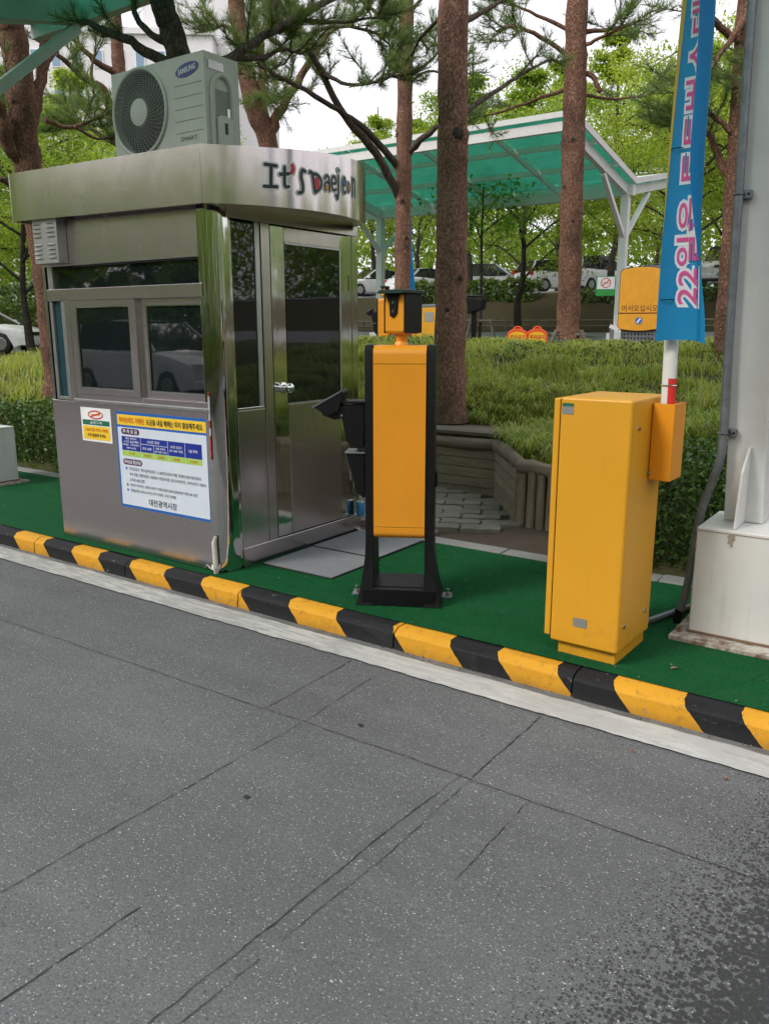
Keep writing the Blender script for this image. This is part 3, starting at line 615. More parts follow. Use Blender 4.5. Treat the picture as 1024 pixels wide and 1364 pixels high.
log((-5.9, 6.42, .535), (-3.26, 6.40, .54), .055); log((-3.28, 6.39, .55), (-2.60, 5.53, .535), .055); log((-2.64, 5.53, .53), (-1.78, 5.45, .525), .058)
for i in range(11):
    x = -2.60 + i * .083; hgt = .47 + random.uniform(-.02, .02)
    m = MB(); m.tube([(x, 5.50 - i * .008, .04), (x + random.uniform(-.01, .01), 5.50 - i * .008 + random.uniform(-.012, .012), .04 + hgt)], [.039 * random.uniform(.85, 1.05), .036 * random.uniform(.85, 1.05)], 9); m.build('stake', 'timber_stake', pl, smooth=True, angle=60)
for i in range(5):
    MB().box(-2.665, -2.612, 5.50, 5.548, .06 + i * .088, .143 + i * .088).build('post_block', 'timber_stake', pl, bev=.003, seg=1)
for i in range(6):                               # screw heads on the corner boards
    MB().cyl((-2.672, 5.575, .10 + .07 * i), (-2.690, 5.562, .10 + .07 * i), .006, 8).build('screw', 'bolt_steel', pl)
MB().box(-2.60, -1.72, 5.545, 5.60, .03, .50).build('backing_board', 'timber_dark', pl)
be = thing('garden_bench', 'flat slatted timber bench top resting on the planter in front of the thick pine', 'bench', (-4.2, 6.75, .6))
for i in range(4):
    o = MB().box(-5.1 + .02 * i, -3.02 + .05 * i, 6.40 + .135 * i, 6.527 + .135 * i, .612, .645).build('slat', 'timber_dark', be, bev=.004, seg=1)
MB().box(-5.0, -3.05, 6.44, 6.49, .56, .611).build('rail', 'timber_dark', be, bev=.004, seg=1)
MB().box(-3.10, -3.02, 6.44, 6.92, .54, .609).build('end_block', 'timber_dark', be, bev=.004, seg=1)

# ------------------------------------------------------------------ ticket booth
BX, BY = -3.542, 3.28
bo = thing('ticket_booth', 'stainless steel parking ticket booth on the green island, with a curved roof sign', 'booth', (BX, BY, IZ))
def S(s): return BX + s
def bbox(name, mat, s0, s1, y0, y1, z0, z1, bev=0.003, parent=bo, seg=2):
    return MB().box(S(s0), S(s1), y0, y1, z0, z1).build(name, mat, parent, bev=bev, seg=seg)
SX = -3.468
bbox('front_panel', 'steel_brushed', -1.555, -0.03, BY, BY + .03, IZ + .008, 1.078, 0.004)
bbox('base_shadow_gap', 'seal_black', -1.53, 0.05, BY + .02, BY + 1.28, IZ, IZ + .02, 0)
bbox('side_wall', 'steel_brushed_side', -1.56, -1.53, BY + .012, BY + 1.33, IZ + .008, 2.24)
bbox('side_ledge', 'aluminium', -1.585, -1.561, BY + .02, BY + 1.3, 0.36, 1.082, 0.004)
bbox('back_wall', 'steel_brushed', -1.53, 0.07, BY + 1.30, BY + 1.335, IZ + .008, 2.24)
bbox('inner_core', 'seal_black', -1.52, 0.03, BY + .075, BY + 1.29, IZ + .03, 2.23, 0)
bbox('front_sill', 'aluminium', -1.275, 0.0, BY - .022, BY + .02, 1.0785, 1.098)
bbox('sill_track', 'steel_brushed', -1.25, -0.005, BY - .010, BY + .03, 1.0985, 1.132, .002)
bbox('upper_panel', 'steel_brushed', -1.53, -0.022, BY - .004, BY + .03, 1.945, 2.26, 0.003)
bbox('panel_drip', 'seal_black', -1.42, -0.022, BY + .002, BY + .04, 1.934, 1.944, 0)
bbox('window_band', 'steel_brushed', -1.485, -0.012, BY - .016, BY + .03, 1.728, 1.802, 0.003)
bbox('window_post', 'aluminium', -1.485, -1.455, BY - .004, BY + .03, 1.083, 1.727)
bbox('window_post', 'aluminium', -1.357, -1.318, BY - .006, BY + .03, 1.083, 1.727)
bbox('window_post', 'steel_brushed', -1.312, -1.255, BY - .012, BY + .03, 1.0785, 1.727)
bbox('upper_post', 'aluminium', -1.485, -1.432, BY, BY + .03, 1.803, 1.944)
bbox('strip_pane', 'dark_glass', -1.431, -0.02, BY + .022, BY + .032, 1.803, 1.933, 0)
bbox('narrow_pane', 'teal_glass', -1.4545, -1.3575, BY + .016, BY + .028, 1.10, 1.727, 0)
bbox('pane_ledge', 'aluminium', -1.4545, -1.3575, BY - .004, BY + .015, 1.083, 1.104, .002)
def sash(s0, s1, y, p0, p1, z0=1.133, z1=1.726, pz0=1.172, pz1=1.688):
    sa_ = bo
    f = MB()
    f.box(S(s0), S(p0), y, y + .026, z0, z1); f.box(S(p1), S(s1), y, y + .026, z0, z1); f.box(S(p0), S(p1), y, y + .026, z0, pz0); f.box(S(p0), S(p1), y, y + .026, pz1, z1)
    o = f.build('sliding_window', 'steel_brushed', bo)
    MB().box(S(p0 - .004), S(p1 + .004), y + .013, y + .019, pz0 - .004, pz1 + .004).build('pane', 'dark_glass', o)
    g = MB(); t_ = .007
    g.box(S(p0), S(p0 + t_), y + .004, y + .0128, pz0, pz1); g.box(S(p1 - t_), S(p1), y + .004, y + .0128, pz0, pz1); g.box(S(p0 + t_), S(p1 - t_), y + .004, y + .0128, pz0, pz0 + t_); g.box(S(p0 + t_), S(p1 - t_), y + .004, y + .0128, pz1 - t_, pz1)
    g.build('glazing_bead', 'chrome', o)
sash(-1.245, -.592, BY - .016, -1.188, -.655)
sash(-.585, -.006, BY + .012, -.530, -.012)
bbox('sash_track', 'aluminium', -.5915, -.5855, BY - .002, BY + .03, 1.133, 1.726, 0)
# rounded mirror corner post
m = MB(); cxx, cyy, rr_ = S(-.03) , BY + .098, .102
pts = [(S(-.03), BY - .006)] + [(S(-.03) + rr_ * math.sin(a), cyy - (rr_ + .002) * math.cos(a)) for a in np.linspace(0.02, math.pi / 2, 14)] + [(SX + .001, BY + .128), (S(-.03), BY + .128)]
m.prism(pts, IZ + .006, 2.245, lambda p, q, h: (p, q, h)); m.build('corner_post', 'steel_polished', bo, smooth=True, angle=30)
# door side
def sbox(name, mat, v0, v1, z0, z1, out=0.0, thick=.03, bev=0.003, parent=bo):
    return MB().box(SX - thick, SX + out, BY + v0, BY + v1, z0, z1).build(name, mat, parent, bev=bev)
sbox('door_header', 'steel_brushed_side', .118, 1.332, 2.158, 2.246, .004)
sbox('side_strip', 'steel_polished', .1285, .150, IZ + .02, 2.156, .000)
sbox('side_pane', 'dark_glass', .150, .338, 1.092, 2.156, -.006, .01, 0)
sbox('pane_stile', 'aluminium', .3385, .378, 1.092, 2.156, .003)
sbox('pane_rail', 'chrome', .1505, .378, 1.076, 1.0915, .005)
sbox('side_panel', 'steel_brushed_side', .1505, .384, .236, 1.0755, .002)
sbox('door_post', 'steel_brushed_side', .3845, .458, .236, 2.156, .008)
sbox('plinth', 'steel_brushed_side', .150, 1.335, IZ + .008, .235, .010)
sbox('end_post', 'steel_polished', 1.272, 1.335, .236, 2.156, .000)
sbox('end_strip', 'steel_polished', 1.230, 1.271, .236, 2.156, -.004)
dr = sbox('door', 'steel_polished', .468, 1.226, .242, 2.150, .004, .03)
sbox('door_upper_panel', 'steel_brushed_side', .585, 1.124, 2.064, 2.148, .008, 0.0, .002, dr)
sbox('door_lower_panel', 'steel_brushed_side', .600, 1.124, .244, 1.080, .008, 0.0, .002, dr)
sbox('door_pane', 'dark_glass', .590, 1.120, 1.092, 2.052, .007, 0.0, 0, dr)
f = MB()
for a_, b_, c_, d_ in ((.588, 1.132, 2.052, 2.063), (.588, 1.132, 1.081, 1.092), (1.120, 1.132, 1.0925, 2.0515)): f.box(SX + .0042, SX + .012, BY + a_, BY + b_, c_, d_)
f.build('door_pane_trim', 'aluminium', dr)
sbox('door_gap', 'seal_black', .4585, .4675, .236, 2.156, -.004, .02, 0)
k = MB(); ky, kz = BY + .548, 1.190
k.tube([(SX + .004, ky, kz), (SX + .010, ky, kz), (SX + .014, ky, kz), (SX + .034, ky, kz), (SX + .040, ky, kz), (SX + .052, ky, kz), (SX + .068, ky, kz), (SX + .080, ky, kz), (SX + .084, ky, kz)], [.034, .034, .022, .019, .022, .030, .031, .022, .012], 20); k.build('door_knob', 'chrome', dr, smooth=True)
for z_ in (.55, 1.85):
    MB().cyl((SX + .006, BY + 1.233, z_ - .05), (SX + .006, BY + 1.233, z_ + .05), .009, 10).build('hinge', 'chrome', dr, smooth=True)
# louvred ventilator box
vb = MB().box(S(-1.488), S(-1.231), 3.204, BY - .0045, 1.958, 2.232).build('vent_box', 'steel_grey_box', bo, bev=.004)
for c in (-1.435, -1.29):
    for r_ in range(8):
        z_ = 2.206 - r_ * .0265 - (.025 if r_ > 3 else 0)
        m = MB(); m.add([(S(c - .04), 3.2035, z_ + .006), (S(c + .04), 3.2035, z_ + .006), (S(c + .04), 3.2035, z_ - .006), (S(c - .04), 3.2035, z_ - .006), (S(c - .034), 3.194, z_ - .004), (S(c + .034), 3.194, z_ - .004)],
              [(0, 1, 5, 4), (0, 4, 3), (1, 2, 5), (3, 4, 5, 2)]); m.build('louvre', 'aluminium', vb)
# roof fascia : flat front and a bowed sign side
RC = 1.0; cu, cv = .43 - RC, .62
def arc_u(v): return cu + math.sqrt(RC * RC - (v - cv) ** 2)
FB, FT = 2.203, 2.497
def tilt(s): return .030 * max(0.0, (.125 - s)) / 1.8
plan = [(-1.70, 1.36), (-1.70, -.055), (-1.688, -.085), (-1.655, -.10)] + [(s, -.10) for s in np.linspace(-1.4, .125, 8)]
arcp = [(arc_u(v), v) for v in np.linspace(-.10, 1.34, 36)]
def fascia(pl_, mat, name, zb, zt, parent=bo):
    vs = []; n = len(pl_)
    def tz(s, v): return tilt(s) + max(0, (v - .1)) * 0.055 * (1 if s > .1 else 0)
    for s, v in pl_: vs += [(S(s), BY + v, zb + tilt(s)), (S(s), BY + v, zt + tz(s, v))]
    m = MB(); m.add(vs, [(2 * i, 2 * i + 2, 2 * i + 3, 2 * i + 1) for i in range(n - 1)])
    o = m.build(name, mat, parent, smooth=True, angle=25)
    inn = MB(); iv = []
    for s, v in pl_: iv += [(S(s) - (.016 if s > -1.6 else -.016), BY + v + (.016 if v < .5 else -.016 * (v > 1)), zb + tilt(s) + .002), (S(s) - (.016 if s > -1.6 else -.016), BY + v + (.016 if v < .5 else -.016 * (v > 1)), zt + tz(s, v) - .002)]
    inn.add(iv + vs, [(2 * i, 2 * i + 1, 2 * i + 3, 2 * i + 2) for i in range(n - 1)] + [(2 * i + 1, 2 * i + 3, 2 * n + 2 * i + 3, 2 * n + 2 * i + 1) for i in range(n - 1)] + [(2 * i, 2 * i + 2, 2 * n + 2 * i + 2, 2 * n + 2 * i) for i in range(n - 1)]); inn.build(name + '_lining', mat, parent)
    return o
fascia(plan[:-1] + [(.122, -.10)], 'steel_fascia', 'roof_fascia', FB, FT)
fs_ = fascia(arcp[:], 'steel_sign', 'roof_sign_fascia', FB, FT)
allp = plan[:-1] + arcp + [(-1.70, 1.36)]
m = MB(); n = len(allp) - 1
m.add([(S(s * .985), BY + v * .985 + .008, FB + .02 + tilt(s)) for s, v in allp[:-1]] + [(S(s * .985), BY + v * .985 + .008, FT - .04) for s, v in allp[:-1]], [tuple(range(n)), tuple(range(n, 2 * n))])
m.build('roof_deck', 'steel_brushed', bo)
# sign lettering on the bowed fascia
def on_arc(v, z, out):
    nx, ny = (arc_u(v) - cu) / RC, (v - cv) / RC; return (S(arc_u(v) + nx * out), BY + v + ny * out, z)
STROKES = {'I': [[(.12, 1), (.95, .98)], [(.56, 1), (.5, 0)], [(0, .0), (.95, .03)]], 't': [[(.52, 1), (.46, .4), (.52, .05), (.95, .06)], [(0, .62), (1, .70)]], "'": [[(.55, 1), (.85, .6), (.3, 0)]],
           's': [[(1, .97), (.62, 1), (.42, .72), (.62, .42), (.58, .08), (.05, 0)]], 'D': [[(-.12, 1), (.12, .93), (.34, .05)], [(.10, .95), (.65, .92), (1, .62), (.85, .28), (.36, .02)]],
           'a': [[(.08, .78), (.42, 1), (.82, .86), (.92, .02)], [(.84, .50), (.40, .58), (.06, .30), (.30, .04), (.84, .24)]], 'e': [[(.08, .48), (.86, .56), (.80, .90), (.45, 1), (.10, .76), (.06, .34), (.36, .02), (.92, .12)]],
           'j': [[(.72, .78), (.68, .22), (.42, .0), (.0, .10)]], 'o': [[(.5, 1), (.95, .6), (.6, .02), (.08, .35), (.5, 1)]], 'n': [[(.1, 1), (.1, 0)], [(.1, .72), (.5, 1), (.86, .8), (.9, 0)]]}
def smooth2(P, n=6):
    if len(P) == 2: return [(P[0][0] + (P[1][0] - P[0][0]) * i / n, P[0][1] + (P[1][1] - P[0][1]) * i / n) for i in range(n + 1)]
    out = []
    for i in range(len(P) - 1):
        a, b, c, d = P[max(i - 1, 0)], P[i], P[i + 1], P[min(i + 2, len(P) - 1)]
        for q in range(n):
            t_ = q / n; out.append(tuple(.5 * (2 * b[k] + (c[k] - a[k]) * t_ + (2 * a[k] - 5 * b[k] + 4 * c[k] - d[k]) * t_ ** 2 + (3 * b[k] - a[k] - 3 * c[k] + d[k]) * t_ ** 3) for k in (0, 1)))
    out.append(P[-1]); return out
def brush(mb, P, r_, fn, lift):
    """round-ended brush stroke laid on a surface; overlapping dabs step outward by microns"""
    k = lift
    for i, (a, b) in enumerate(zip(P, P[1:])):
        dx, dy = b[0] - a[0], b[1] - a[1]; L = math.hypot(dx, dy) + 1e-9; nx, ny = -dy / L * r_, dx / L * r_
        mb.add([fn(a[0] + nx, a[1] + ny, k), fn(a[0] - nx, a[1] - ny, k), fn(b[0] - nx, b[1] - ny, k), fn(b[0] + nx, b[1] + ny, k)], [(0, 1, 2, 3)]); k += .00002
        mb.add([fn(b[0] + r_ * math.cos(t_), b[1] + r_ * math.sin(t_), k) for t_ in np.linspace(0, 6.283, 13)[:-1]], [tuple(range(12))]); k += .00002
    mb.add([fn(P[0][0] + r_ * math.cos(t_), P[0][1] + r_ * math.sin(t_), k) for t_ in np.linspace(0, 6.283, 13)[:-1]], [tuple(range(12))])
    return k
LET = [('I', .168, .070, 2.303, .112, 'letter_ink'), ('t', .256, .050, 2.308, .104, 'letter_ink'), ("'", .318, .016, 2.388, .036, 'letter_red'), ('s', .362, .046, 2.288, .120, 'letter_ink'),
       ('D', .450, .078, 2.300, .104, 'letter_ink'), ('a', .550, .050, 2.323, .080, 'letter_ink'), ('e', .612, .050, 2.332, .076, 'letter_ink'), ('j', .655, .036, 2.292, .160, 'letter_ink'),
       ('e', .722, .042, 2.331, .086, 'letter_ink'), ('o', .778, .034, 2.343, .056, 'letter_ink'), ('n', .842, .044, 2.330, .098, 'letter_ink')]
for ch, v0, w_, z0, h_, ink in LET:
    for nm, r_, lift, mat in (('letter_outline', .0180, .0010, 'print_white'), ('letter', .0092, .0035, ink)):
        r_ *= min(1.0, (h_ / .11) ** .5) if ch != "'" else 1.25
        mm = MB(); k_ = lift
        for st in STROKES[ch]: k_ = brush(mm, smooth2([(v0 + a * w_, z0 + b * h_) for a, b in st]), r_, on_arc, k_) + .00002
        mm.build(nm, mat, fs_)
mm = MB(); mm.add([on_arc(.681 + .021 * math.cos(t_), 2.447 + .020 * math.sin(t_), .0031) for t_ in np.linspace(0, 6.283, 17)[:-1]], [tuple(range(16))]); mm.build('letter_outline', 'print_white', fs_)
def blob(v, z, a, b, mat):
    mm = MB(); vs = [on_arc(v, z, .0052)] + [on_arc(v + a * math.cos(t_), z + b * math.sin(t_), .0052) for t_ in np.linspace(0, 2 * math.pi, 15)[:-1]]
    mm.add(vs, [(0, i + 1, (i + 1) % 14 + 1) for i in range(14)]); mm.build('letter_dot', mat, fs_)
blob(.492, 2.352, .020, .034, 'letter_red'); blob(.572, 2.338, .013, .016, 'letter_orange'); blob(.681, 2.447, .013, .012, 'letter_green'); blob(.742, 2.388, .011, .012, 'letter_blue'); blob(.794, 2.370, .009, .017, 'letter_orange')
# red and silver reflective tape at the corner, short pipe stub at its foot
for z0, z1, mt in ((1.03, 1.17, 'tape_silver'), (.985, 1.029, 'tape_red'), (.94, .984, 'tape_silver'), (.80, .938, 'tape_red'), (1.171, 1.19, 'tape_red')):
    MB().box(S(-.002), S(.008), BY - .0105, BY - .004, z0, z1).build('reflective_tape', mt, bo)
stub = thing('pipe_stub', 'short white plastic pipe tied upright at the foot of the booth corner', 'pipe', (S(.015), BY - .03, IZ))
MB().tube([(S(.018), BY - .026, IZ + .008), (S(.012), BY - .028, IZ + .20), (S(.020), BY - .020, IZ + .235)], [.016, .015, .008], 10).build('pipe', 'pvc_white', stub, smooth=True)
for z_ in (.035, .05):
    MB().tube([(S(.018) + .024 * math.cos(a), BY - .026 + .024 * math.sin(a), IZ + z_ + .01 * math.sin(2 * a)) for a in np.linspace(0, 6.28, 14)], .0045, 6).build('wire_tie', 'bolt_steel', stub)
MB().tube([(S(-.005), BY - .04, IZ + .03), (S(-.035), BY - .05, IZ + .055), (S(-.055), BY - .05, IZ + .035)], .006, 6).build('wire_end', 'bolt_steel', stub)
can = thing('drink_can', 'small blue can standing by the far end of the booth door', 'can', (SX + .035, BY + 1.30, IZ + .11))
MB().tube([(SX + .045, BY + 1.29, .238), (SX + .045, BY + 1.29, .243), (SX + .045, BY + 1.29, .33), (SX + .045, BY + 1.29, .338)], [.026, .03, .03, .025], 16).build('can_body', 'can_blue', can, smooth=True)
MB().tube([(SX + .045, BY + 1.29, .3382), (SX + .045, BY + 1.29, .340)], [.025, .023], 16).build('can_lid', 'chrome', can, smooth=True)
MB().box(SX + .010, SX + .08, BY + 1.255, BY + 1.325, .225, .2375).build('can_shelf', 'steel_grey_box', can)

# notices on the booth front
def fr(x, z, out): return (x, BY - .0005 - out, z)
def rect(mb, x0, x1, z0, z1, out): mb.add([fr(x0, z0, out), fr(x1, z0, out), fr(x1, z1, out), fr(x0, z1, out)], [(0, 1, 2, 3)])
px0, px1, pz0, pz1 = S(-.874), S(-.020), .414, 1.036
po = thing('fee_notice', 'large blue-bordered parking fee notice with a yellow heading on the booth front', 'notice', (px0, BY, pz0))
MB().box(px0, px1, BY - .003, BY - .0004, pz0, pz1).build('board', 'poster_blue', po)
def pnl(name, mat, x0, x1, z0, z1, out=.0035): m_ = MB(); rect(m_, x0, x1, z0, z1, out); return m_.build(name, mat, po)
W_ = px1 - px0; Hh = pz1 - pz0
def PX(f): return px0 + W_ * f
def PZ(f): return pz0 + Hh * f
pnl('heading_field', 'poster_yellow', PX(.02), PX(.98), PZ(.865), PZ(.972)); pnl('body_field', 'poster_white', PX(.02), PX(.98), PZ(.028), PZ(.842))
def ptext(key, mat, x, z, h, w=None, out=.0048, name='lettering', align='L'):
    m_ = MB(); textm(m_, key, x, z, lambda a, b: fr(a, b, out), h, w, align); return m_.build(name, mat, po)
ptext('h1', 'print_orange', PX(.045), PZ(.885), Hh * .062, W_ * .29); ptext('h2', 'print_black', PX(.355), PZ(.885), Hh * .062, W_ * .60)
def pill(x0, x1, z0, z1, mat):
    r_ = (z1 - z0) / 2; P = [(x0 + r_ + r_ * math.cos(a), z0 + r_ + r_ * math.sin(a)) for a in np.linspace(math.pi / 2, 1.5 * math.pi, 8)] + [(x1 - r_ + r_ * math.cos(a), z0 + r_ + r_ * math.sin(a)) for a in np.linspace(-math.pi / 2, math.pi / 2, 8)]
    m_ = MB(); m_.add([fr(a, b, .0042) for a, b in P], [tuple(range(len(P)))]); m_.build('heading_pill', mat, po)
pill(PX(.06), PX(.27), PZ(.770), PZ(.832), 'poster_purple'); ptext('pill1', 'print_white', PX(.08), PZ(.782), Hh * .040, W_ * .165)
pill(PX(.06), PX(.28), PZ(.455), PZ(.517), 'poster_purple'); ptext('pill2', 'print_white', PX(.075), PZ(.466), Hh * .040, W_ * .19)
pnl('table_head', 'poster_navy', PX(.06), PX(.93), PZ(.605), PZ(.750), .0040); pnl('table_row', 'poster_green', PX(.06), PX(.93), PZ(.545), PZ(.603), .0040)
for f_ in (.275, .42, .575, .755):
    pnl('table_rule', 'print_white', PX(f_), PX(f_ + .003), PZ(.545), PZ(.75 if f_ != .42 else .685), .0045)
pnl('table_rule', 'print_white', PX(.275), PX(.575), PZ(.685), PZ(.689), .0045)
for i, kx in enumerate(('c1', 'c1b', 'c1c', 'c1d')): ptext(kx, 'print_white', PX(.1665), PZ(.730 - .033 * i), Hh * .024, W_ * (.13, .17, .19, .11)[i], align='C')
ptext('c2', 'print_white', PX(.42), PZ(.717), Hh * .03, W_ * .13, align='C'); ptext('c2a', 'print_white', PX(.347), PZ(.645), Hh * .028, W_ * .10, align='C')
ptext('c2b', 'print_white', PX(.497), PZ(.660), Hh * .026, W_ * .10, align='C'); ptext('c2c', 'print_white', PX(.497), PZ(.626), Hh * .026, W_ * .13, align='C')
ptext('c3', 'print_white', PX(.665), PZ(.695), Hh * .028, W_ * .12, align='C'); ptext('c2c', 'print_white', PX(.665), PZ(.655), Hh * .028, W_ * .14, align='C'); ptext('c4', 'print_white', PX(.842), PZ(.675), Hh * .03, W_ * .09, align='C')
for kx, cx_ in (('g1', .167), ('g2', .347), ('g3', .497), ('g4', .665), ('g5', .842)): ptext(kx, 'print_orange', PX(cx_), PZ(.574), Hh * .028, W_ * .07, align='C')
for i, (kx, wz) in enumerate((('b0', .78), ('b1', .83), ('b2', .17), ('b3', .74), ('b4', .51))):
    ptext(kx, 'print_black', PX(.125), PZ(.395 - .057 * i), Hh * .037, W_ * wz)
    if i in (0, 3, 4): pnl('bullet', 'poster_blue', PX(.085), PX(.103), PZ(.402 - .057 * i), PZ(.428 - .057 * i), .0042)
ptext('mayor', 'print_black', PX(.33), PZ(.055), Hh * .072, W_ * .31)
nx0, nx1, nz0, nz1 = S(-1.238), S(-.922), .820, 1.043
po = thing('smoking_notice', 'small white, green and yellow no-smoking notice left of the fee notice', 'notice', (nx0, BY, nz0))
MB().box(nx0, nx1, BY - .003, BY - .0004, nz0, nz1).build('board', 'print_white', po)
W_ = nx1 - nx0; Hh = nz1 - nz0
def PX(f): return nx0 + W_ * f
def PZ(f): return nz0 + Hh * f
pnl('lower_field', 'poster_yellow', PX(.05), PX(.95), PZ(.06), PZ(.46)); pnl('green_band', 'poster_darkgreen', PX(.05), PX(.95), PZ(.49), PZ(.64))
ptext('n1', 'print_white', PX(.5), PZ(.565), Hh * .08, W_ * .4, align='C'); ptext('n2', 'print_orange', PX(.5), PZ(.35), Hh * .10, W_ * .76, align='C'); ptext('n3', 'print_black', PX(.5), PZ(.19), Hh * .11, W_ * .62, align='C')
def ring_sign(mb, cx, cz, a, b, w, fn):
    n_ = 28; vs = []
    for i in range(n_):
        t_ = 2 * math.pi * i / n_; vs += [fn(cx + a * math.cos(t_), cz + b * math.sin(t_)), fn(cx + (a - w) * math.cos(t_), cz + (b - w) * math.sin(t_))]
    mb.add(vs, [(2 * i, (2 * i + 2) % (2 * n_), (2 * i + 3) % (2 * n_), 2 * i + 1) for i in range(n_)])
m = MB(); ring_sign(m, PX(.5), PZ(.80), W_ * .25, Hh * .13, .008, lambda a, b: fr(a, b, .0044)); m.build('ring', 'print_red', po)
m = MB(); m.add([fr(PX(.31), PZ(.74), .005), fr(PX(.34), PZ(.72), .005), fr(PX(.69), PZ(.86), .005), fr(PX(.66), PZ(.88), .005)], [(0, 1, 2, 3)]); m.build('slash', 'print_red', po)
pnl('cigarette', 'letter_orange', PX(.34), PX(.66), PZ(.78), PZ(.82), .0042)

# ------------------------------------------------------------------ outdoor air-conditioner unit on the roof
ax0, ax1, ay0, ay1, az0, az1 = -4.553, -3.729, 3.53, 3.80, 2.47, 3.085
ac = thing('air_conditioner', 'pale grey-green outdoor air conditioner unit on the booth roof', 'air conditioner', (ax0, ay0, az0))
fcx, fcz, fr_ = -4.300, 2.835, .238
m = MB()                                         # case with a round opening in front
nn = 48; ring = [(fcx + fr_ * math.cos(2 * math.pi * i / nn), fcz + fr_ * math.sin(2 * math.pi * i / nn)) for i in range(nn)]
def to_rect(x, z):
    dx, dz = x - fcx, z - fcz
    k_ = min((ax1 - fcx) / dx if dx > 1e-6 else ((ax0 - fcx) / dx if dx < -1e-6 else 9e9), (az1 - fcz) / dz if dz > 1e-6 else ((az0 - fcz) / dz if dz < -1e-6 else 9e9)); return (fcx + dx * k_, fcz + dz * k_)
outer = [to_rect(*p) for p in ring]
vs = [(p[0], ay0, p[1]) for p in ring] + [(p[0], ay0, p[1]) for p in outer] + [(p[0], ay0 + .06, p[1]) for p in ring]
m.add(vs, [(i, (i + 1) % nn, nn + (i + 1) % nn, nn + i) for i in range(nn)] + [(i, 2 * nn + i, 2 * nn + (i + 1) % nn, (i + 1) % nn) for i in range(nn)])
for cz_ in ((ax0, az0), (ax1, az0), (ax1, az1), (ax0, az1)):
    i0 = min(range(nn), key=lambda i: (outer[i][0] - cz_[0]) ** 2 + (outer[i][1] - cz_[1]) ** 2)
    for j in (i0 - 1, i0 + 1):
        a_, b_ = outer[i0], outer[j % nn]
        m.add([(a_[0], ay0, a_[1]), (cz_[0], ay0, cz_[1]), (b_[0], ay0, b_[1])], [(0, 1, 2)])
m.add([(ax0, ay0, az0), (ax1, ay0, az0), (ax1, ay1, az0), (ax0, ay1, az0), (ax0, ay0, az1), (ax1, ay0, az1), (ax1, ay1, az1), (ax0, ay1, az1)], [(0, 1, 2, 3), (4, 5, 6, 7), (1, 2, 6, 5), (2, 3, 7, 6), (3, 0, 4, 7)])
case = m.build('case', 'air_con_case', ac)
MB().tube([(fcx, ay0 + .055, fcz), (fcx, ay0 + .064, fcz)], fr_ + .004, 40).build('fan_well', 'fan_dark', ac)
m = MB(); m.tube([(fcx + (fr_ + .006) * math.cos(a), ay0 - .004, fcz + (fr_ + .006) * math.sin(a)) for a in np.linspace(0, 2 * math.pi, 57)], .011, 8, False); m.build('fan_ring', 'air_con_case', ac, smooth=True)
m = MB()
for i in range(3):
    a0 = 2 * math.pi * i / 3
    vs = []; 
    for r_ in np.linspace(.05, fr_ - .02, 6):
        for q in (0, .35, .7, 1.0, 1.3): vs.append((fcx + r_ * math.cos(a0 + q + r_), ay0 + .046 - .022 * q / 1.3, fcz + r_ * math.sin(a0 + q + r_)))
    m.add(vs, [(i_ * 5 + j, i_ * 5 + j + 1, (i_ + 1) * 5 + j + 1, (i_ + 1) * 5 + j) for i_ in range(5) for j in range(4)])
m.build('fan_blade', 'seal_black', ac)
gr = MB()
for r_ in np.linspace(.085, fr_ - .008, 13): gr.tube([(fcx + r_ * math.cos(a), ay0 - .006, fcz + r_ * math.sin(a)) for a in np.linspace(0, 2 * math.pi, 41)], .0014, 4, False)
for i in range(44):
    a = 2 * math.pi * i / 44; gr.tube([(fcx + r_ * math.cos(a + (r_ - .07) * 2.2), ay0 - .008, fcz + r_ * math.sin(a + (r_ - .07) * 2.2)) for r_ in np.linspace(.07, fr_, 6)], .0013, 4, False)
gr.build('fan_grille', 'grille_wire', ac)
MB().tube([(fcx, ay0 - .004, fcz), (fcx, ay0 - .012, fcz), (fcx, ay0 - .014, fcz)], [.079, .077, .070], 28).build('fan_hub', 'air_con_case', ac, smooth=True)
for i in range(5): MB().box(-3.985, -3.752, ay0 - .0012, ay0 + .001, 2.672 + i * .064, 2.676 + i * .064).build('front_groove', 'air_con_seam', ac)
m = MB(); m.add([(-3.868 + .098 * math.cos(a) * math.cos(.12) - .036 * math.sin(a) * math.sin(.12), ay0 - .003, 3.006 + .098 * math.cos(a) * math.sin(.12) + .036 * math.sin(a) * math.cos(.12)) for a in np.linspace(0, 6.283, 33)[:-1]], [tuple(range(32))]); m.build('badge', 'logo_blue', ac)
m = MB(); textm(m, 'sam', -3.868, 3.006, lambda a, b: (a, ay0 - .0045, b + (a + 3.868) * .12), .030, .145, 'C'); m.build('lettering', 'print_white', ac)
m = MB(); textm(m, 'smart', -3.872, 2.640, lambda a, b: (a, ay0 - .003, b), .024, .155, 'C'); m.build('lettering', 'print_grey', ac)
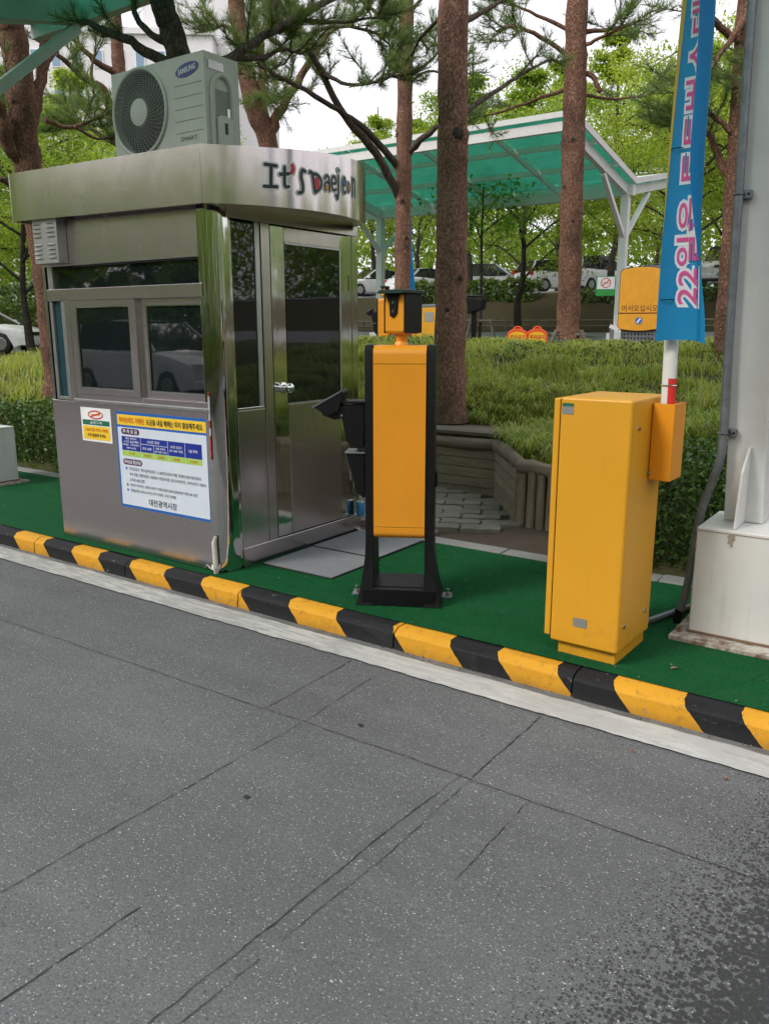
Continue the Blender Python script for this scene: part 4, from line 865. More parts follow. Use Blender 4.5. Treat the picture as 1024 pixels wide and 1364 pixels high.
# service cover on the end
m = MB(); P = [(ay0 + .05, 2.5)] + [(ay0 + .128 + .078 * math.cos(a), 2.88 + .10 * math.sin(a)) for a in np.linspace(math.pi, 0, 14)] + [(ay0 + .206, 2.5)]
m.tube([(ax1 + .004, y_, z_) for y_, z_ in P], .017, 8); m.build('cover_rim', 'air_con_case', ac, smooth=True)
m = MB(); Q = [(ay0 + .066, 2.48)] + [(ay0 + .128 + .060 * math.cos(a), 2.74 + .02 * math.sin(a)) for a in np.linspace(math.pi, 0, 8)] + [(ay0 + .19, 2.48)]
m.prism(Q, ax1 + .002, ax1 + .030, lambda p, q, h: (h, p, q)); m.build('valve_cover', 'air_con_case', ac, bev=.008)
MB().box(ax1 + .030, ax1 + .033, ay0 + .12, ay0 + .14, 2.66, 2.72).build('cover_slot', 'fan_dark', ac)
MB().box(ax1 + .001, ax1 + .005, ay0 + .062, ay0 + .195, 2.76, 2.90).build('cover_recess', 'air_con_seam', ac)
MB().box(ax1 + .001, ax1 + .012, ay0 + .16, ay0 + .185, 2.745, 2.81).build('valve', 'aluminium', ac, bev=.004)
MB().box(ax1 + .001, ax1 + .004, ay0 + .03, ay0 + .15, 3.00, 3.045).build('rating_plate', 'steel_grey_box', ac)
for y_ in (ay0 + .02, ay0 + .25):
    for z_ in (2.62, 3.05): MB().cyl((ax1, y_, z_), (ax1 + .004, y_, z_), .006, 8).build('screw', 'bolt_steel', ac)
for x_ in (ax0 + .12, ax1 - .12): MB().box(x_ - .03, x_ + .03, ay0 + .02, ay1 - .02, FT - .04, az0 - .001).build('mounting_foot', 'galvanised', ac)

# ------------------------------------------------------------------ number-plate camera post (amber and black)
def kiosk_post(name, label, loc, rot, head=True, grp=None):
    t_ = thing(name, label, 'camera post', loc, rot, grp)
    def B(nm, mt, *a, bev=.004, par=None, seg=2): return MB().box(*a).build(nm, mt, par or t_, bev=bev, seg=seg, world=False)
    H = 1.36
    for sg, x_ in ((-1, .045), (1, .357)):       # flared side plates
        m = MB(); prof_ = []
        for z_ in (0, .03, .07, .12, .18, .26, .34, .44, .9, H - .03, H - .008, H):
            fl = .050 * max(0, 1 - z_ / .36) ** 2.0; dp = .050 * max(0, 1 - z_ / .36) ** 2
            top = 0 if z_ < H - .02 else (.006 if z_ < H - .001 else .022)
            outx = (x_ - fl if sg < 0 else x_ + .044 + fl); inx = (x_ + .044 if sg < 0 else x_)
            prof_.append([(min(outx, inx), -dp + top, z_), (max(outx, inx), -dp + top, z_), (max(outx, inx), .215 + dp - top, z_), (min(outx, inx), .215 + dp - top, z_)])
        vs = [p for q in prof_ for p in q]; n = len(prof_)
        m.add(vs, [(i * 4 + j, i * 4 + (j + 1) % 4, (i + 1) * 4 + (j + 1) % 4, (i + 1) * 4 + j) for i in range(n - 1) for j in range(4)] + [(0, 1, 2, 3), tuple(range(4 * n - 4, 4 * n))])
        m.build('side_plate', 'paint_black', t_, bev=.004, world=False)
    def rounded(nm, mt, z0, z1, rt_, rb, y0=-.006, y1=.20):
        P = []
        if rb: P += [(y0 + rb - rb * math.cos(a), z0 + rb - rb * math.sin(a)) for a in np.linspace(math.pi / 2, 0, 8)]
        else: P += [(y0, z0)]
        if rt_: P += [(y0 + rt_ - rt_ * math.cos(a), z1 - rt_ + rt_ * math.sin(a)) for a in np.linspace(0, math.pi / 2, 8)]
        else: P += [(y0, z1)]
        P += [(y1, z1), (y1, z0)]
        m = MB(); m.prism(P, .0895, .3565, lambda p, q, h: (h, p, q)); return m.build(nm, mt, t_, smooth=True, world=False, angle=32)
    rounded('front_cover', 'paint_amber', .426, 1.266, 0, 0); rounded('top_cover', 'paint_amber', 1.2685, H - .002, .045, 0); rounded('bottom_cover', 'paint_amber', .362, .4235, 0, .034)
    rounded('cover_seam', 'seal_black', .40, 1.30, 0, 0, .0)
    B('base_bar', 'paint_black', .03, .42, -.045, .26, 0, .095, bev=.004)
    B('base_plate', 'paint_black', .088, .358, .0, .215, .0955, .099, bev=0)
    B('anchor_plate', 'galvanised', -.05, .50, .12, .20, 0, .010, bev=.002)
    for x_, y_ in ((-.030, .16), (.478, .16)):
        MB().tube([(x_, y_, .0105), (x_, y_, .022)], .014, 6).build('anchor_nut', 'bolt_steel', t_, world=False); MB().cyl((x_, y_, .0225), (x_, y_, .045), .007, 8).build('anchor_bolt', 'bolt_steel', t_, world=False)
    B('edge_strip', 'aluminium', .034, .0445, .10, .19, .45, H - .06, bev=.002)
    for i in range(6): MB().cyl((.4011, .06 + .0 * i, .95 + .03 * i), (.4025, .06, .95 + .03 * i), .005, 8).build('vent_hole', 'seal_black', t_, world=False)
    B('hinge_block', 'paint_black', .4012, .412, .12, .19, .62, .70, bev=.003)
    # swivelling terminals on the left
    m = MB(); m.prism([(-.175, 1.035), (.034, 1.060), (.034, .94), (.030, .83), (-.035, .83), (-.062, .865), (-.085, .985), (-.12, .975), (-.19, 1.0)], .06, .19, lambda p, q, h: (p, h, q)); m.build('screen_housing', 'paint_black', t_, bev=.004, world=False)
    m = MB(); m.prism([(-.235, 1.045), (-.085, 1.128), (-.072, 1.118), (-.10, 1.02), (-.16, .995), (-.185, 1.012)], .045, .205, lambda p, q, h: (p, h, q)); m.build('screen_hood', 'paint_black', t_, bev=.003, world=False)
    m = MB(); m.prism([(-.239, 1.044), (-.085, 1.130), (-.082, 1.124), (-.236, 1.036)], .043, .207, lambda p, q, h: (p, h, q)); m.build('hood_lip', 'galvanised', t_, world=False)
    B('housing_lid', 'paint_black', -.09, .036, .052, .198, 1.062, 1.074, bev=.002)
    MB().cyl((-.085, .052, 1.0), (-.085, .06, 1.0), .006, 8).build('pivot', 'bolt_steel', t_, world=False)
    m = MB(); m.prism([(-.065, .800), (.034, .800), (.034, .565), (.02, .565), (-.012, .60), (-.042, .71)], .06, .19, lambda p, q, h: (p, h, q)); m.build('lower_housing', 'paint_black', t_, bev=.004, world=False)
    B('lower_lid', 'galvanised', -.072, .036, .052, .198, .801, .809, bev=.001)
    B('bracket', 'galvanised', -.01, .044, .10, .15, .812, .828, bev=0)
    # camera head
    hd = bpy.data.objects.new('camera_head', None); col.objects.link(hd); hd.parent = t_; hd.location = (.222, .085, H); hd.rotation_euler = (0, 0, R(-30))
    def Hb(nm, mt, *a, bev=.004): return MB().box(*a).build(nm, mt, hd, bev=bev, world=False)
    MB().tube([(0, 0, -.006), (0, 0, .010), (0, 0, .018), (0, 0, .056)], [.036, .034, .028, .036], 16).build('neck', 'paint_amber', hd, smooth=True, world=False)
    P = [(-.062, .068), (-.050, .054), (.07, .054), (.085, .068), (.085, .248), (-.062, .248)]
    m = MB(); m.prism(P, -.058, .058, lambda p, q, h: (h, p, q)); m.build('head_shell', 'paint_amber', hd, bev=.006, world=False)
    for sx in (-.0665, .0595): Hb('head_side', 'paint_black', sx, sx + .007, -.060, .088, .058, .249, bev=.002)
    m = MB(); m.prism([(-.055, .262), (.045, .262), (.034, .245), (.026, .210), (.022, .155), (-.002, .132), (-.022, .142), (-.026, .20), (-.044, .24)], -.071, -.0625, lambda p, q, h: (p, h, q)); m.build('lens_plate', 'seal_black', hd, bev=.003, world=False)
    for z_ in (.165, .207): MB().cyl((.0, -.0715, z_), (.0, -.075, z_), .008, 12).build('lens', 'chrome', hd, world=False)
    m = MB(); m.prism([(-.110, .250), (-.085, .268), (.085, .268), (.098, .250)], -.078, .078, lambda p, q, h: (h, p, q)); m.build('visor', 'paint_darkgreen', hd, bev=.003, world=False)
    return t_
kiosk_post('camera_post', 'amber and black number-plate camera post beside the grey door mats', (-2.508, 3.316, IZ + .006), R(28.3))

# ------------------------------------------------------------------ barrier gate cabinet
g = thing('barrier_gate', 'amber barrier gate cabinet with its striped arm raised, right of the camera post', 'barrier gate', (-1.352, 3.300, IZ + .006), R(-1.5))
def G(nm, mt, *a, bev=.004, par=None, seg=2): return MB().box(*a).build(nm, mt, par or g, bev=bev, seg=seg, world=False)
G('plinth', 'paint_gate', 0, .268, 0, .36, 0, .075, bev=.003)
G('cabinet', 'paint_gate', -.032, .285, -.028, .375, .058, 1.158, bev=.014, seg=3)
G('cabinet_door', 'paint_gate', -.064, -.0345, -.020, .365, .078, 1.150, bev=.006)
G('door_seam', 'seal_black', -.0344, -.0325, -.0180, .36, .085, 1.145, bev=0)
G('sticker', 'steel_grey_box', -.022, .030, -.0292, -.0282, 1.085, 1.118, bev=0); G('sticker_band', 'poster_darkgreen', -.022, .030, -.0292, -.0282, 1.1185, 1.132, bev=0)
G('name_plate', 'steel_grey_box', .078, .142, -.0296, -.0282, .150, .190, bev=0)
for y_, z_ in ((.03, .175), (.29, .175), (.05, 1.035)):
    MB().tube([(.285, y_, z_), (.290, y_, z_), (.291, y_, z_)], [.012, .012, .008], 12).build('lock', 'chrome', g, smooth=True, world=False); MB().cyl((.291, y_, z_), (.294, y_, z_), .005, 8).build('lock_key', 'rust', g, world=False)
m = MB(); P = [(.287, .20), (.385, .19), (.385, .345), (.287, .355)]
m.add([(p[0], p[1], .800) for p in P] + [(p[0], p[1], 1.130) for p in P] , [(0, 1, 2, 3), (0, 1, 5, 4), (1, 2, 6, 5), (2, 3, 7, 6), (3, 0, 4, 7)])
ab = m.build('arm_bracket', 'paint_arm_box', g, bev=.006, world=False)
m = MB()
o_ = [(.287, .20), (.385, .19), (.385, .345), (.287, .355)]; i_ = [(.305, .215), (.366, .207), (.366, .328), (.305, .336)]
m.add([(p[0], p[1], 1.1295) for p in o_] + [(p[0], p[1], 1.1295) for p in i_], [(k, (k + 1) % 4, 4 + (k + 1) % 4, 4 + k) for k in range(4)]); m.build('bracket_lip', 'paint_arm_box', g, world=False)
G('bracket_inside', 'seal_black', .295, .377, .205, .340, 1.06, 1.0605, bev=0)
for x_ in (.284,): MB().cyl((.280, .21, .83), (.299, .197, .83), .008, 8).build('bracket_bolt', 'bolt_steel', g, world=False)
def armpt(z_): return Vector((.336 - .020 * (z_ - 1.05), .245 + .01 * (z_ - 1.05), z_))
m = MB(); a_, b_ = armpt(1.00), armpt(3.3)
oct_ = [(.030 * math.cos(a), .020 * math.sin(a)) for a in np.linspace(0, 2 * math.pi, 17)[:-1]]
m.add([a_ + Vector((p, q, 0)) for p, q in oct_] + [b_ + Vector((p, q, 0)) for p, q in oct_], [(k, (k + 1) % 16, 16 + (k + 1) % 16, 16 + k) for k in range(16)] + [tuple(range(16)), tuple(range(16, 32))])
arm = m.build('arm', 'white_steel', g, smooth=True, world=False)
for z0, z1 in ((1.05, 1.235), (1.60, 1.85), (2.2, 2.45), (2.8, 3.05)):
    m = MB(); P = [(.0305 * math.cos(a) + .0012, .0205 * math.sin(a) - .0012) for a in np.linspace(-1.5, .6, 8)]
    m.add([armpt(z0) + Vector((p, q, 0)) for p, q in P] + [armpt(z1) + Vector((p, q, 0)) for p, q in P], [(k, k + 1, 9 + k, 8 + k) for k in range(7)]); m.build('red_band', 'print_red', arm, world=False, smooth=True)
m = MB(); m.tube([armpt(1.205) + Vector((.0325 * math.cos(a), .0225 * math.sin(a), 0)) for a in np.linspace(0, 2 * math.pi, 21)], .0028, 6, False); m.build('ring', 'chrome', arm, world=False, smooth=True)
# ------------------------------------------------------------------ blue banner tied along the raised arm
bn = thing('banner', 'blue banner with pink Korean lettering hanging on the raised barrier arm', 'banner', (-1.03, 3.47, 1.5))
ZB, ZT = 1.50, 3.15
def flag_pt(u_, t_, out=0.0):
    """u_ across the cloth 0..1, t_ height 0..1"""
    z_ = ZB + (ZT - ZB) * t_
    sk = max(0, min(1, (t_ - .02) / .45)); sk = sk * sk * (3 - 2 * sk)       # how far the free edge has folded over
    x0 = -1.062 + .018 * t_ - .010 * math.sin(t_ * 3); w0 = .165 - .062 * t_
    def f(a):
        s1 = w0 * a / .72
        if a <= .72: return x0 + s1, 3.468 + .012 * math.sin(a * 5 + 1.5 * t_) * (1 - a * .4) - .010 * sk * a, 
        b = (a - .72) / .28
        xe = x0 + w0; 
        open_x = xe + .030 * b * (1 - sk); 
        th = b * math.pi * 1.15
        fx = xe + .016 * math.sin(th) - .040 * sk * max(0, b - .30) ; fy = 3.468 + .012 * math.sin(.72 * 5 + 1.5 * t_) * .7 - .010 * sk * .72 - .030 * (1 - math.cos(th)) / 2 - .018 * b
        return open_x * (1 - sk) + fx * sk, (3.466 + .006 * math.sin(4 * b)) * (1 - sk) + fy * sk
    x_, y_ = f(u_); z_ += (-.012 * u_ + .012 * math.sin(u_ * 3.1)) * (1 - t_) 
    x_ += .006 * math.sin(t_ * 9 + u_ * 2) * u_
    if out:
        x2, y2 = f(min(1, u_ + .01)); x1, y1 = f(max(0, u_ - .01)); dx, dy = x2 - x1, y2 - y1; L = math.hypot(dx, dy) + 1e-9
        x_ += out * dy / L; y_ += -out * dx / L
    return (x_, y_, z_)
nu, nt = 44, 70
V = [flag_pt(i / nu, j / nt) for j in range(nt + 1) for i in range(nu + 1)]; F = [(j * (nu + 1) + i, j * (nu + 1) + i + 1, (j + 1) * (nu + 1) + i + 1, (j + 1) * (nu + 1) + i) for j in range(nt) for i in range(nu)]
fast_mesh('cloth', V, F, 'banner_blue', bn, True)
V = []; 
for j in range(nt + 1):
    t_ = j / nt; w_ = max(.006, .20 * (t_ - .24))
    for q in (0, .5, 1): V.append(flag_pt(q * w_, t_, .0025))
fast_mesh('hem', V, [(3 * j + i, 3 * j + i + 1, 3 * j + i + 4, 3 * j + i + 3) for j in range(18, nt) for i in range(2)], 'banner_hem', bn, True)
def flag_text(key, mat, out, x0, h, y0, y1, name):
    v, fcs = TXT[key]; lo, hi = TXT['flag'][0].min(0), TXT['flag'][0].max(0); sz = hi - lo
    me_v, me_f = subdiv(v, fcs)
    m_ = MB(); pts = []
    for a, b in me_v:
        t_ = y0 + (a - lo[0]) / sz[0] * (y1 - y0); u_ = x0 + (1 - (b - lo[1]) / sz[1]) * h - .0
        pts.append(flag_pt(min(.995, max(.02, u_)), t_, out))
    m_.add(pts, me_f); m_.build(name, mat, bn)
def subdiv(v, f): return v, f
flag_text('flagw', 'banner_white', .0022, .27, .46, .085, .84, 'lettering_outline'); flag_text('flag', 'banner_pink', .0045, .27, .46, .085, .84, 'lettering')
for t_ in (.10, .45, .8):
    x_, y_, z_ = flag_pt(.05, t_); lx = armpt(z_ - IZ); 
    m = MB(); m.tube([(-1.03 + .036 * math.cos(a), 3.505 + .045 * math.sin(a), z_) for a in np.linspace(0, 2 * math.pi, 13)], .002, 5, False); m.build('tie', 'seal_black', bn)

# ------------------------------------------------------------------ canopies
def canopy(name, label, posts, Y0, zbase, zt, wing, x0, x1, up, mat_post, ph, near=False):
    """posts: list of X; Y0 post line; wing: [(dir, length)], zt eaves height at post; up rise per metre"""
    t_ = thing(name, label, 'canopy', (posts[0], Y0, zbase))
    for px_ in posts:
        yb0, yb1 = Y0 - .32, Y0 + .10
        MB().box(px_ - .075, px_ + .52, yb0, yb1, zbase - .02, zbase + .54).build('post_base', 'white_steel_rusty', t_, bev=.006)
        MB().box(px_ - .14, px_ + .60, yb0 - .10, yb1 + .06, zbase - .02, zbase + .022).build('base_flange', 'flange_steel', t_, bev=.003)
        MB().box(px_ - .083, px_ + .53, yb0 - .008, yb1 + .008, zbase + .0225, zbase + .034).build('base_weld', 'rust', t_, bev=.002)
        MB().box(px_ - .078, px_ + .523, yb0 - .003, yb1 + .003, zbase + .5245, zbase + .5275).build('weld_seam', 'rust_stain', t_)
        for bx_, by_ in ((px_ - .11, yb0 - .02), (px_ - .11, yb1 + .02), (px_ + .56, yb0 - .06)):
            MB().tube([(bx_, by_, zbase + .022), (bx_, by_, zbase + .05)], .016, 6).build('flange_bolt', 'rust', t_)
        lean = -.115 if near and px_ > -2 else 0.0
        m = MB(); q = [(px_ - .008, Y0 - .105), (px_ + .165, Y0 - .105), (px_ + .165, Y0 + .07), (px_ - .008, Y0 + .07)]; zz = zt + .15
        k_ = (zz - zbase - .54) / 3.0
        m.add([(a, b, zbase + .541) for a, b in q] + [(a + lean * k_, b, zz) for a, b in q], [(0, 1, 2, 3), (4, 5, 6, 7)] + [(i, (i + 1) % 4, 4 + (i + 1) % 4, 4 + i) for i in range(4)]); m.build('post', mat_post, t_, bev=.006)
        if near:
            m = MB(); m.prism([(Y0 - .29, zbase + .542), (Y0 - .106, zbase + .542), (Y0 - .106, zbase + .90), (Y0 - .13, zbase + .90), (Y0 - .24, zbase + .80)], px_ + .075, px_ + .087, lambda p, q_, h: (h, p, q_)); m.build('gusset', 'white_steel', t_, bev=.002)
        for d_, L in wing:
            ye = Y0 + d_ * L; ze = zt + up * L
            MB().bar((px_ + .08, Y0, zt), (px_ + .08, ye - d_ * .09, ze - up * .09), .12, .20).build('girder', ph, t_, bev=.004)
            lb = min(L * .93, 1.46)
            MB().bar((px_ + .08, Y0 + d_ * .03, zt - .98), (px_ + .08, Y0 + d_ * lb, zt + up * lb - .13), .09, .10).build('brace', ph, t_, bev=.004)
    for d_, L in wing:
        ye = Y0 + d_ * L; ze = zt + up * L
        MB().bar((x0, ye, ze), (x1, ye, ze), .10, .17).build('edge_beam', ph, t_, bev=.004)
        n = max(2, int(L / 1.1))
        for i in range(1, n):
            s_ = L * i / n; MB().bar((x0, Y0 + d_ * s_, zt + up * s_ + .14), (x1, Y0 + d_ * s_, zt + up * s_ + .14), .06, .10).build('purlin', ph, t_)
        nb = max(2, int((x1 - x0) / 1.65))
        for i in range(nb + 1):
            xa = x0 + .03 + (x1 - x0 - .06) * i / nb
            if any(abs(xa - p_ - .08) < .25 for p_ in posts): continue
            MB().bar((xa, Y0 + d_ * .1, zt + .11), (xa, ye, ze + .11), .05, .09).build('rafter', ph, t_)
        for i in range(nb):                      # green translucent sheets, one per bay
            xa = x0 + (x1 - x0) * i / nb + .006; xb = x0 + (x1 - x0) * (i + 1) / nb - .006
            ya = Y0 + d_ * .02; zA = zt + .205; zB = ze + .205
            m = MB(); m.add([(xa, ya, zA), (xb, ya, zA), (xb, ye + d_ * .08, zB), (xa, ye + d_ * .08, zB)], [(0, 1, 2, 3)]); m.build('roof_sheet', 'green_sheet', t_)
        MB().bar((x0 - .02, ye + d_ * .09, ze + .19), (x1 + .02, ye + d_ * .09, ze + .19), .035, .10).build('eaves_trim', ph, t_)
        for xx in (x0 - .02, x1 + .02): MB().bar((xx, Y0, zt + .19), (xx, ye, ze + .19), .04, .12).build('verge_trim', ph, t_)
    MB().bar((x0, Y0, zt + .0), (x1, Y0, zt + .0), .16, .22).build('valley_beam', ph, t_, bev=.004)
    return t_
canopy('canopy', 'steel canopy with green sheets over the near lane, its white post at the right edge', [-.845, -7.80], 4.16, IZ + .006, 4.31, [(1, 1.56), (-1, 3.3)], -8.6, .25, .223, 'white_steel', 'white_steel_greenlit', True)
canopy('canopy', 'far steel canopy with green translucent sheets behind the pines', [-6.60, -13.2], 18.5, .92, 4.50, [(-1, 3.5), (1, 3.5)], -22.0, -6.35, .19, 'white_steel', 'white_steel')
# conduits by the right-hand post
rs_ = bpy.data.objects['canopy']
def stain(x0, x1, z0, z1, seed, y=3.8365):
    r2 = random.Random(seed); n = 9; m = MB(); L_ = []; R_ = []
    for i in range(n + 1):
        z_ = z1 + (z0 - z1) * i / n; w_ = (x1 - x0) / 2 * (1 - (i / n) ** 1.5 * .85) * r2.uniform(.6, 1.1); c_ = (x0 + x1) / 2 + r2.uniform(-.006, .006); L_.append((c_ - w_, y, z_)); R_.append((c_ + w_, y, z_))
    m.add([p for q in zip(L_, R_) for p in q], [(2 * i, 2 * i + 1, 2 * i + 3, 2 * i + 2) for i in range(n)]); m.build('rust_streak', 'rust_stain', rs_)
stain(-.785, -.748, .575, .632, 1)
for px_ in (-.845,):
    r3 = random.Random(4); z_ = .16
    while z_ < .62:
        h_ = r3.uniform(.02, .09)
        if r3.random() < .6: MB().box(px_ - .0755, px_ - .0755 + r3.uniform(.002, .006), 3.8372, 3.8390, z_, z_ + h_).build('edge_rust', 'rust_stain', rs_)
        z_ += h_ + r3.uniform(.005, .04)
cd = thing('cable_conduit', 'grey steel cable conduit bending up beside the right-hand canopy post', 'pipe', (-.99, 3.98, IZ))
P = [(-1.000, 3.98, .17), (-.972, 3.98, .35), (-.955, 3.98, .56), (-.940, 3.98, .70), (-.905, 3.985, .84), (-.880, 3.99, .95), (-.878, 4.0, 1.08), (-.893, 4.01, 1.5), (-.915, 4.02, 2.36), (-.935, 4.03, 3.2), (-.95, 4.05, 4.0)]
Pc = []
for i in range(len(P) - 1):
    for q in range(4):
        a, b, c, d = (Vector(P[max(i - 1, 0)]), Vector(P[i]), Vector(P[i + 1]), Vector(P[min(i + 2, len(P) - 1)])); s_ = q / 4
        Pc.append(.5 * ((2 * b) + (c - a) * s_ + (2 * a - 5 * b + 4 * c - d) * s_ ** 2 + (3 * b - a - 3 * c + d) * s_ ** 3))
Pc.append(Vector(P[-1]))
MB().tube(Pc, .0195, 14).build('pipe', 'galvanised', cd, smooth=True)
MB().tube([(-1.012, 3.98, IZ + .012), (-1.010, 3.98, .15), (-1.0, 3.98, .185)], [.019, .022, .024], 12).build('end_sleeve', 'paint_black', cd, smooth=True)
for z_ in (1.075, 2.13):
    i_ = min(Pc, key=lambda p: abs(p.z - z_)); MB().box(i_.x - .004, i_.x + .052, 4.020, 4.052, z_ - .018, z_ + .018).build('clamp', 'galvanised', cd, bev=.003)
    for q in (.022, .040): MB().cyl((i_.x + q, 4.0195, z_), (i_.x + q, 4.017, z_), .006, 8).build('clamp_hole', 'seal_black', cd)
    MB().tube([(i_.x + .023 * math.cos(a), i_.y + .023 * math.sin(a), z_) for a in np.linspace(0, 2 * math.pi, 13)], .004, 6, False).build('clamp_band', 'galvanised', cd)
fp = thing('floor_conduit', 'grey flexible conduit lying on the turf behind the barrier gate', 'pipe', (-1.1, 3.9, IZ))
P = [(-1.20, 3.70, .135), (-1.12, 3.88, .133), (-1.075, 4.02, .133), (-1.03, 4.16, .134), (-.98, 4.28, .136), (-.90, 4.33, .15), (-.80, 4.36, .16)]
MB().tube([Vector(p) for p in P], .016, 10).build('pipe', 'galvanised', fp, smooth=True)

# ------------------------------------------------------------------ plants
def leaf_quads(P, size, aspect=0.6, up=0.35, sz_var=0.4):
    """one rhombic, slightly folded leaf per point"""
    n = len(P); s = size * (1 + (rng.random(n) - .5) * 2 * sz_var)
    d = rng.normal(size=(n, 3)); d /= np.linalg.norm(d, axis=1)[:, None]
    nn_ = rng.normal(size=(n, 3)); nn_[:, 2] = np.abs(nn_[:, 2]) + up; e = np.cross(d, nn_); e /= np.linalg.norm(e, axis=1)[:, None] + 1e-9
    a = d * s[:, None] * .5; b = e * (s * aspect * .5)[:, None]; dr = np.zeros((n, 3)); dr[:, 2] = -s * .12
    V = np.stack([P - a, P + b + dr * .2, P + a + dr, P - b + dr * .2], 1).reshape(-1, 3)
    return V, np.arange(4 * n).reshape(-1, 4)
# grass on the bank
def grass(name, N, x0, x1, y0, y1, h0, h1, thin_y=False, mat='grass_blade', wscale=1.0):
    bx = x0 + (x1 - x0) * rng.random(N); by = y0 + (y1 - y0) * rng.random(N) ** 1.0
    # clumping
    cl = np.sin(bx * 5.1 + 1.3 * np.sin(by * 3.3)) * np.sin(by * 4.7 + np.sin(bx * 2.9)); bare = np.sin(bx * 1.9 + 2.2 * np.sin(by * 1.4 + .7)) * np.sin(by * 2.6 + 1.5 * np.sin(bx * 1.1)); keep = (rng.random(N) < .62 + .38 * cl) & ((bare < .80) | (rng.random(N) < .12))
    fy = np.interp(bx, [-6.05, -6.0, -3.30, -2.60, -1.75, -1.70], [5.35, 6.95, 6.95, 5.66, 5.60, 5.55])
    keep &= by > fy
    bx, by = bx[keep], by[keep]; N = len(bx)
    bz = np.array([gz(a, b) for a, b in zip(bx, by)]) - .01
    cl = np.sin(bx * 5.1 + 1.3 * np.sin(by * 3.3)) * np.sin(by * 4.7 + np.sin(bx * 2.9))
    h = (h0 + (h1 - h0) * rng.random(N)) * (1 + .5 * cl); th = rng.random(N) * 6.283 + .0; ln = h * (.25 + .75 * rng.random(N)); w = (.0028 + .0030 * rng.random(N)) * wscale
    dx, dy = np.cos(th), np.sin(th); sx, sy = -dy * w, dx * w
    def pt(k, dz, ws): return np.stack([bx + dx * ln * k + sx * ws, by + dy * ln * k + sy * ws, bz + h * dz], 1)
    V = np.stack([pt(0, 0, -1), pt(0, 0, 1), pt(.22, .62, .85), pt(.22, .62, -.85), pt(.62, .95, .5), pt(.62, .95, -.5), pt(1.05, .88, .05), pt(1.05, .88, -.05)], 1).reshape(-1, 3)
    b = np.arange(N)[:, None] * 8; F = np.concatenate([b + np.array([[0, 1, 2, 3]]), b + np.array([[3, 2, 4, 5]]), b + np.array([[5, 4, 6, 7]])])
    o = fast_mesh(name, V, F, mat); tag(o, 'green grass growing over the bank', 'grass', kind='stuff'); return o
grass('bank_grass', 70000, -6.5, .4, 5.5, 8.3, .05, .15)
o = grass('bank_grass', 60000, -9.5, .6, 7.9, 12.0, .05, .12, wscale=1.3)
o['label'] = 'green grass on the crest of the bank'
o = grass('bank_grass', 22000, -15.0, -5.5, 5.2, 9.0, .08, .20, wscale=1.4); o['label'] = 'green grass on the bank left of the booth'
# tufts of broad-leaved lilyturf at the front of the planter
def tuft_stuff(name, label, pts, n, L0, L1, w):
    Vs = []; 
    for (x, y, z) in pts:
        th = rng.random(n) * 6.283; L = L0 + (L1 - L0) * rng.random(n); out = L * (.35 + .55 * rng.random(n)); dx, dy = np.cos(th), np.sin(th)
        bx = x + .03 * rng.normal(size=n); by = y + .03 * rng.normal(size=n); ww = w * (.7 + .6 * rng.random(n))
        def pt(k, dz, ws): return np.stack([bx + dx * out * k - dy * ww * ws, by + dy * out * k + dx * ww * ws, z + L * dz], 1)
        Vs.append(np.stack([pt(0, 0, -.7), pt(0, 0, .7), pt(.3, .55, 1), pt(.3, .55, -1), pt(.7, .72, .8), pt(.7, .72, -.8), pt(1.1, .50, .08), pt(1.1, .50, -.08)], 1).reshape(-1, 3))
    V = np.concatenate(Vs); N = len(V) // 8; b = np.arange(N)[:, None] * 8
    F = np.concatenate([b + np.array([[0, 1, 2, 3]]), b + np.array([[3, 2, 4, 5]]), b + np.array([[5, 4, 6, 7]])])
    return tag(fast_mesh(name, V, F, 'grass_blade'), label, 'grass', kind='stuff')
pts = []
for _ in range(95):
    x = random.uniform(-4.6, -1.7); y = random.uniform(6.97 if x < -3.2 else (5.75 if x > -2.6 else 5.7 + (-2.6 - x) * 1.9), 7.6); pts.append((x, y, gz(x, y) - .01))
for _ in range(70):
    x = random.uniform(-2.4, .2); y = random.uniform(5.75, 7.4); pts.append((x, y, gz(x, y) - .01))
for _ in range(48):
    x = random.uniform(-3.25, -1.8); y = random.uniform(5.68 + max(0, -2.6 - x) * 1.25, 6.6); pts.append((x, y, gz(x, y) - .01))
tuft_stuff('lilyturf', 'arching grassy tufts along the front of the bank', pts, 55, .14, .30, .0045)
# low broad-leaved weeds between the blades
n = 16000; wx_ = -9 + 9.3 * rng.random(n); wy_ = 5.6 + 5.2 * rng.random(n); kp = (np.sin(wx_ * 2.3 + 1.1) * np.sin(wy_ * 3.1 + wx_) > -.1) & (wy_ > np.interp(wx_, [-6.05, -6.0, -3.30, -2.60, -1.75, -1.70], [5.5, 7.0, 7.0, 5.7, 5.65, 5.6])); wx_, wy_ = wx_[kp], wy_[kp]
wz_ = np.array([gz(a, b) for a, b in zip(wx_, wy_)]) + .02 + .09 * rng.random(len(wx_)); V, F = leaf_quads(np.stack([wx_, wy_, wz_], 1), .045, .65, .9)
tag(fast_mesh('bank_weeds', V, F, 'hedge_leaf_pale'), 'small leafy weeds scattered among the bank grass', 'weeds', kind='stuff')
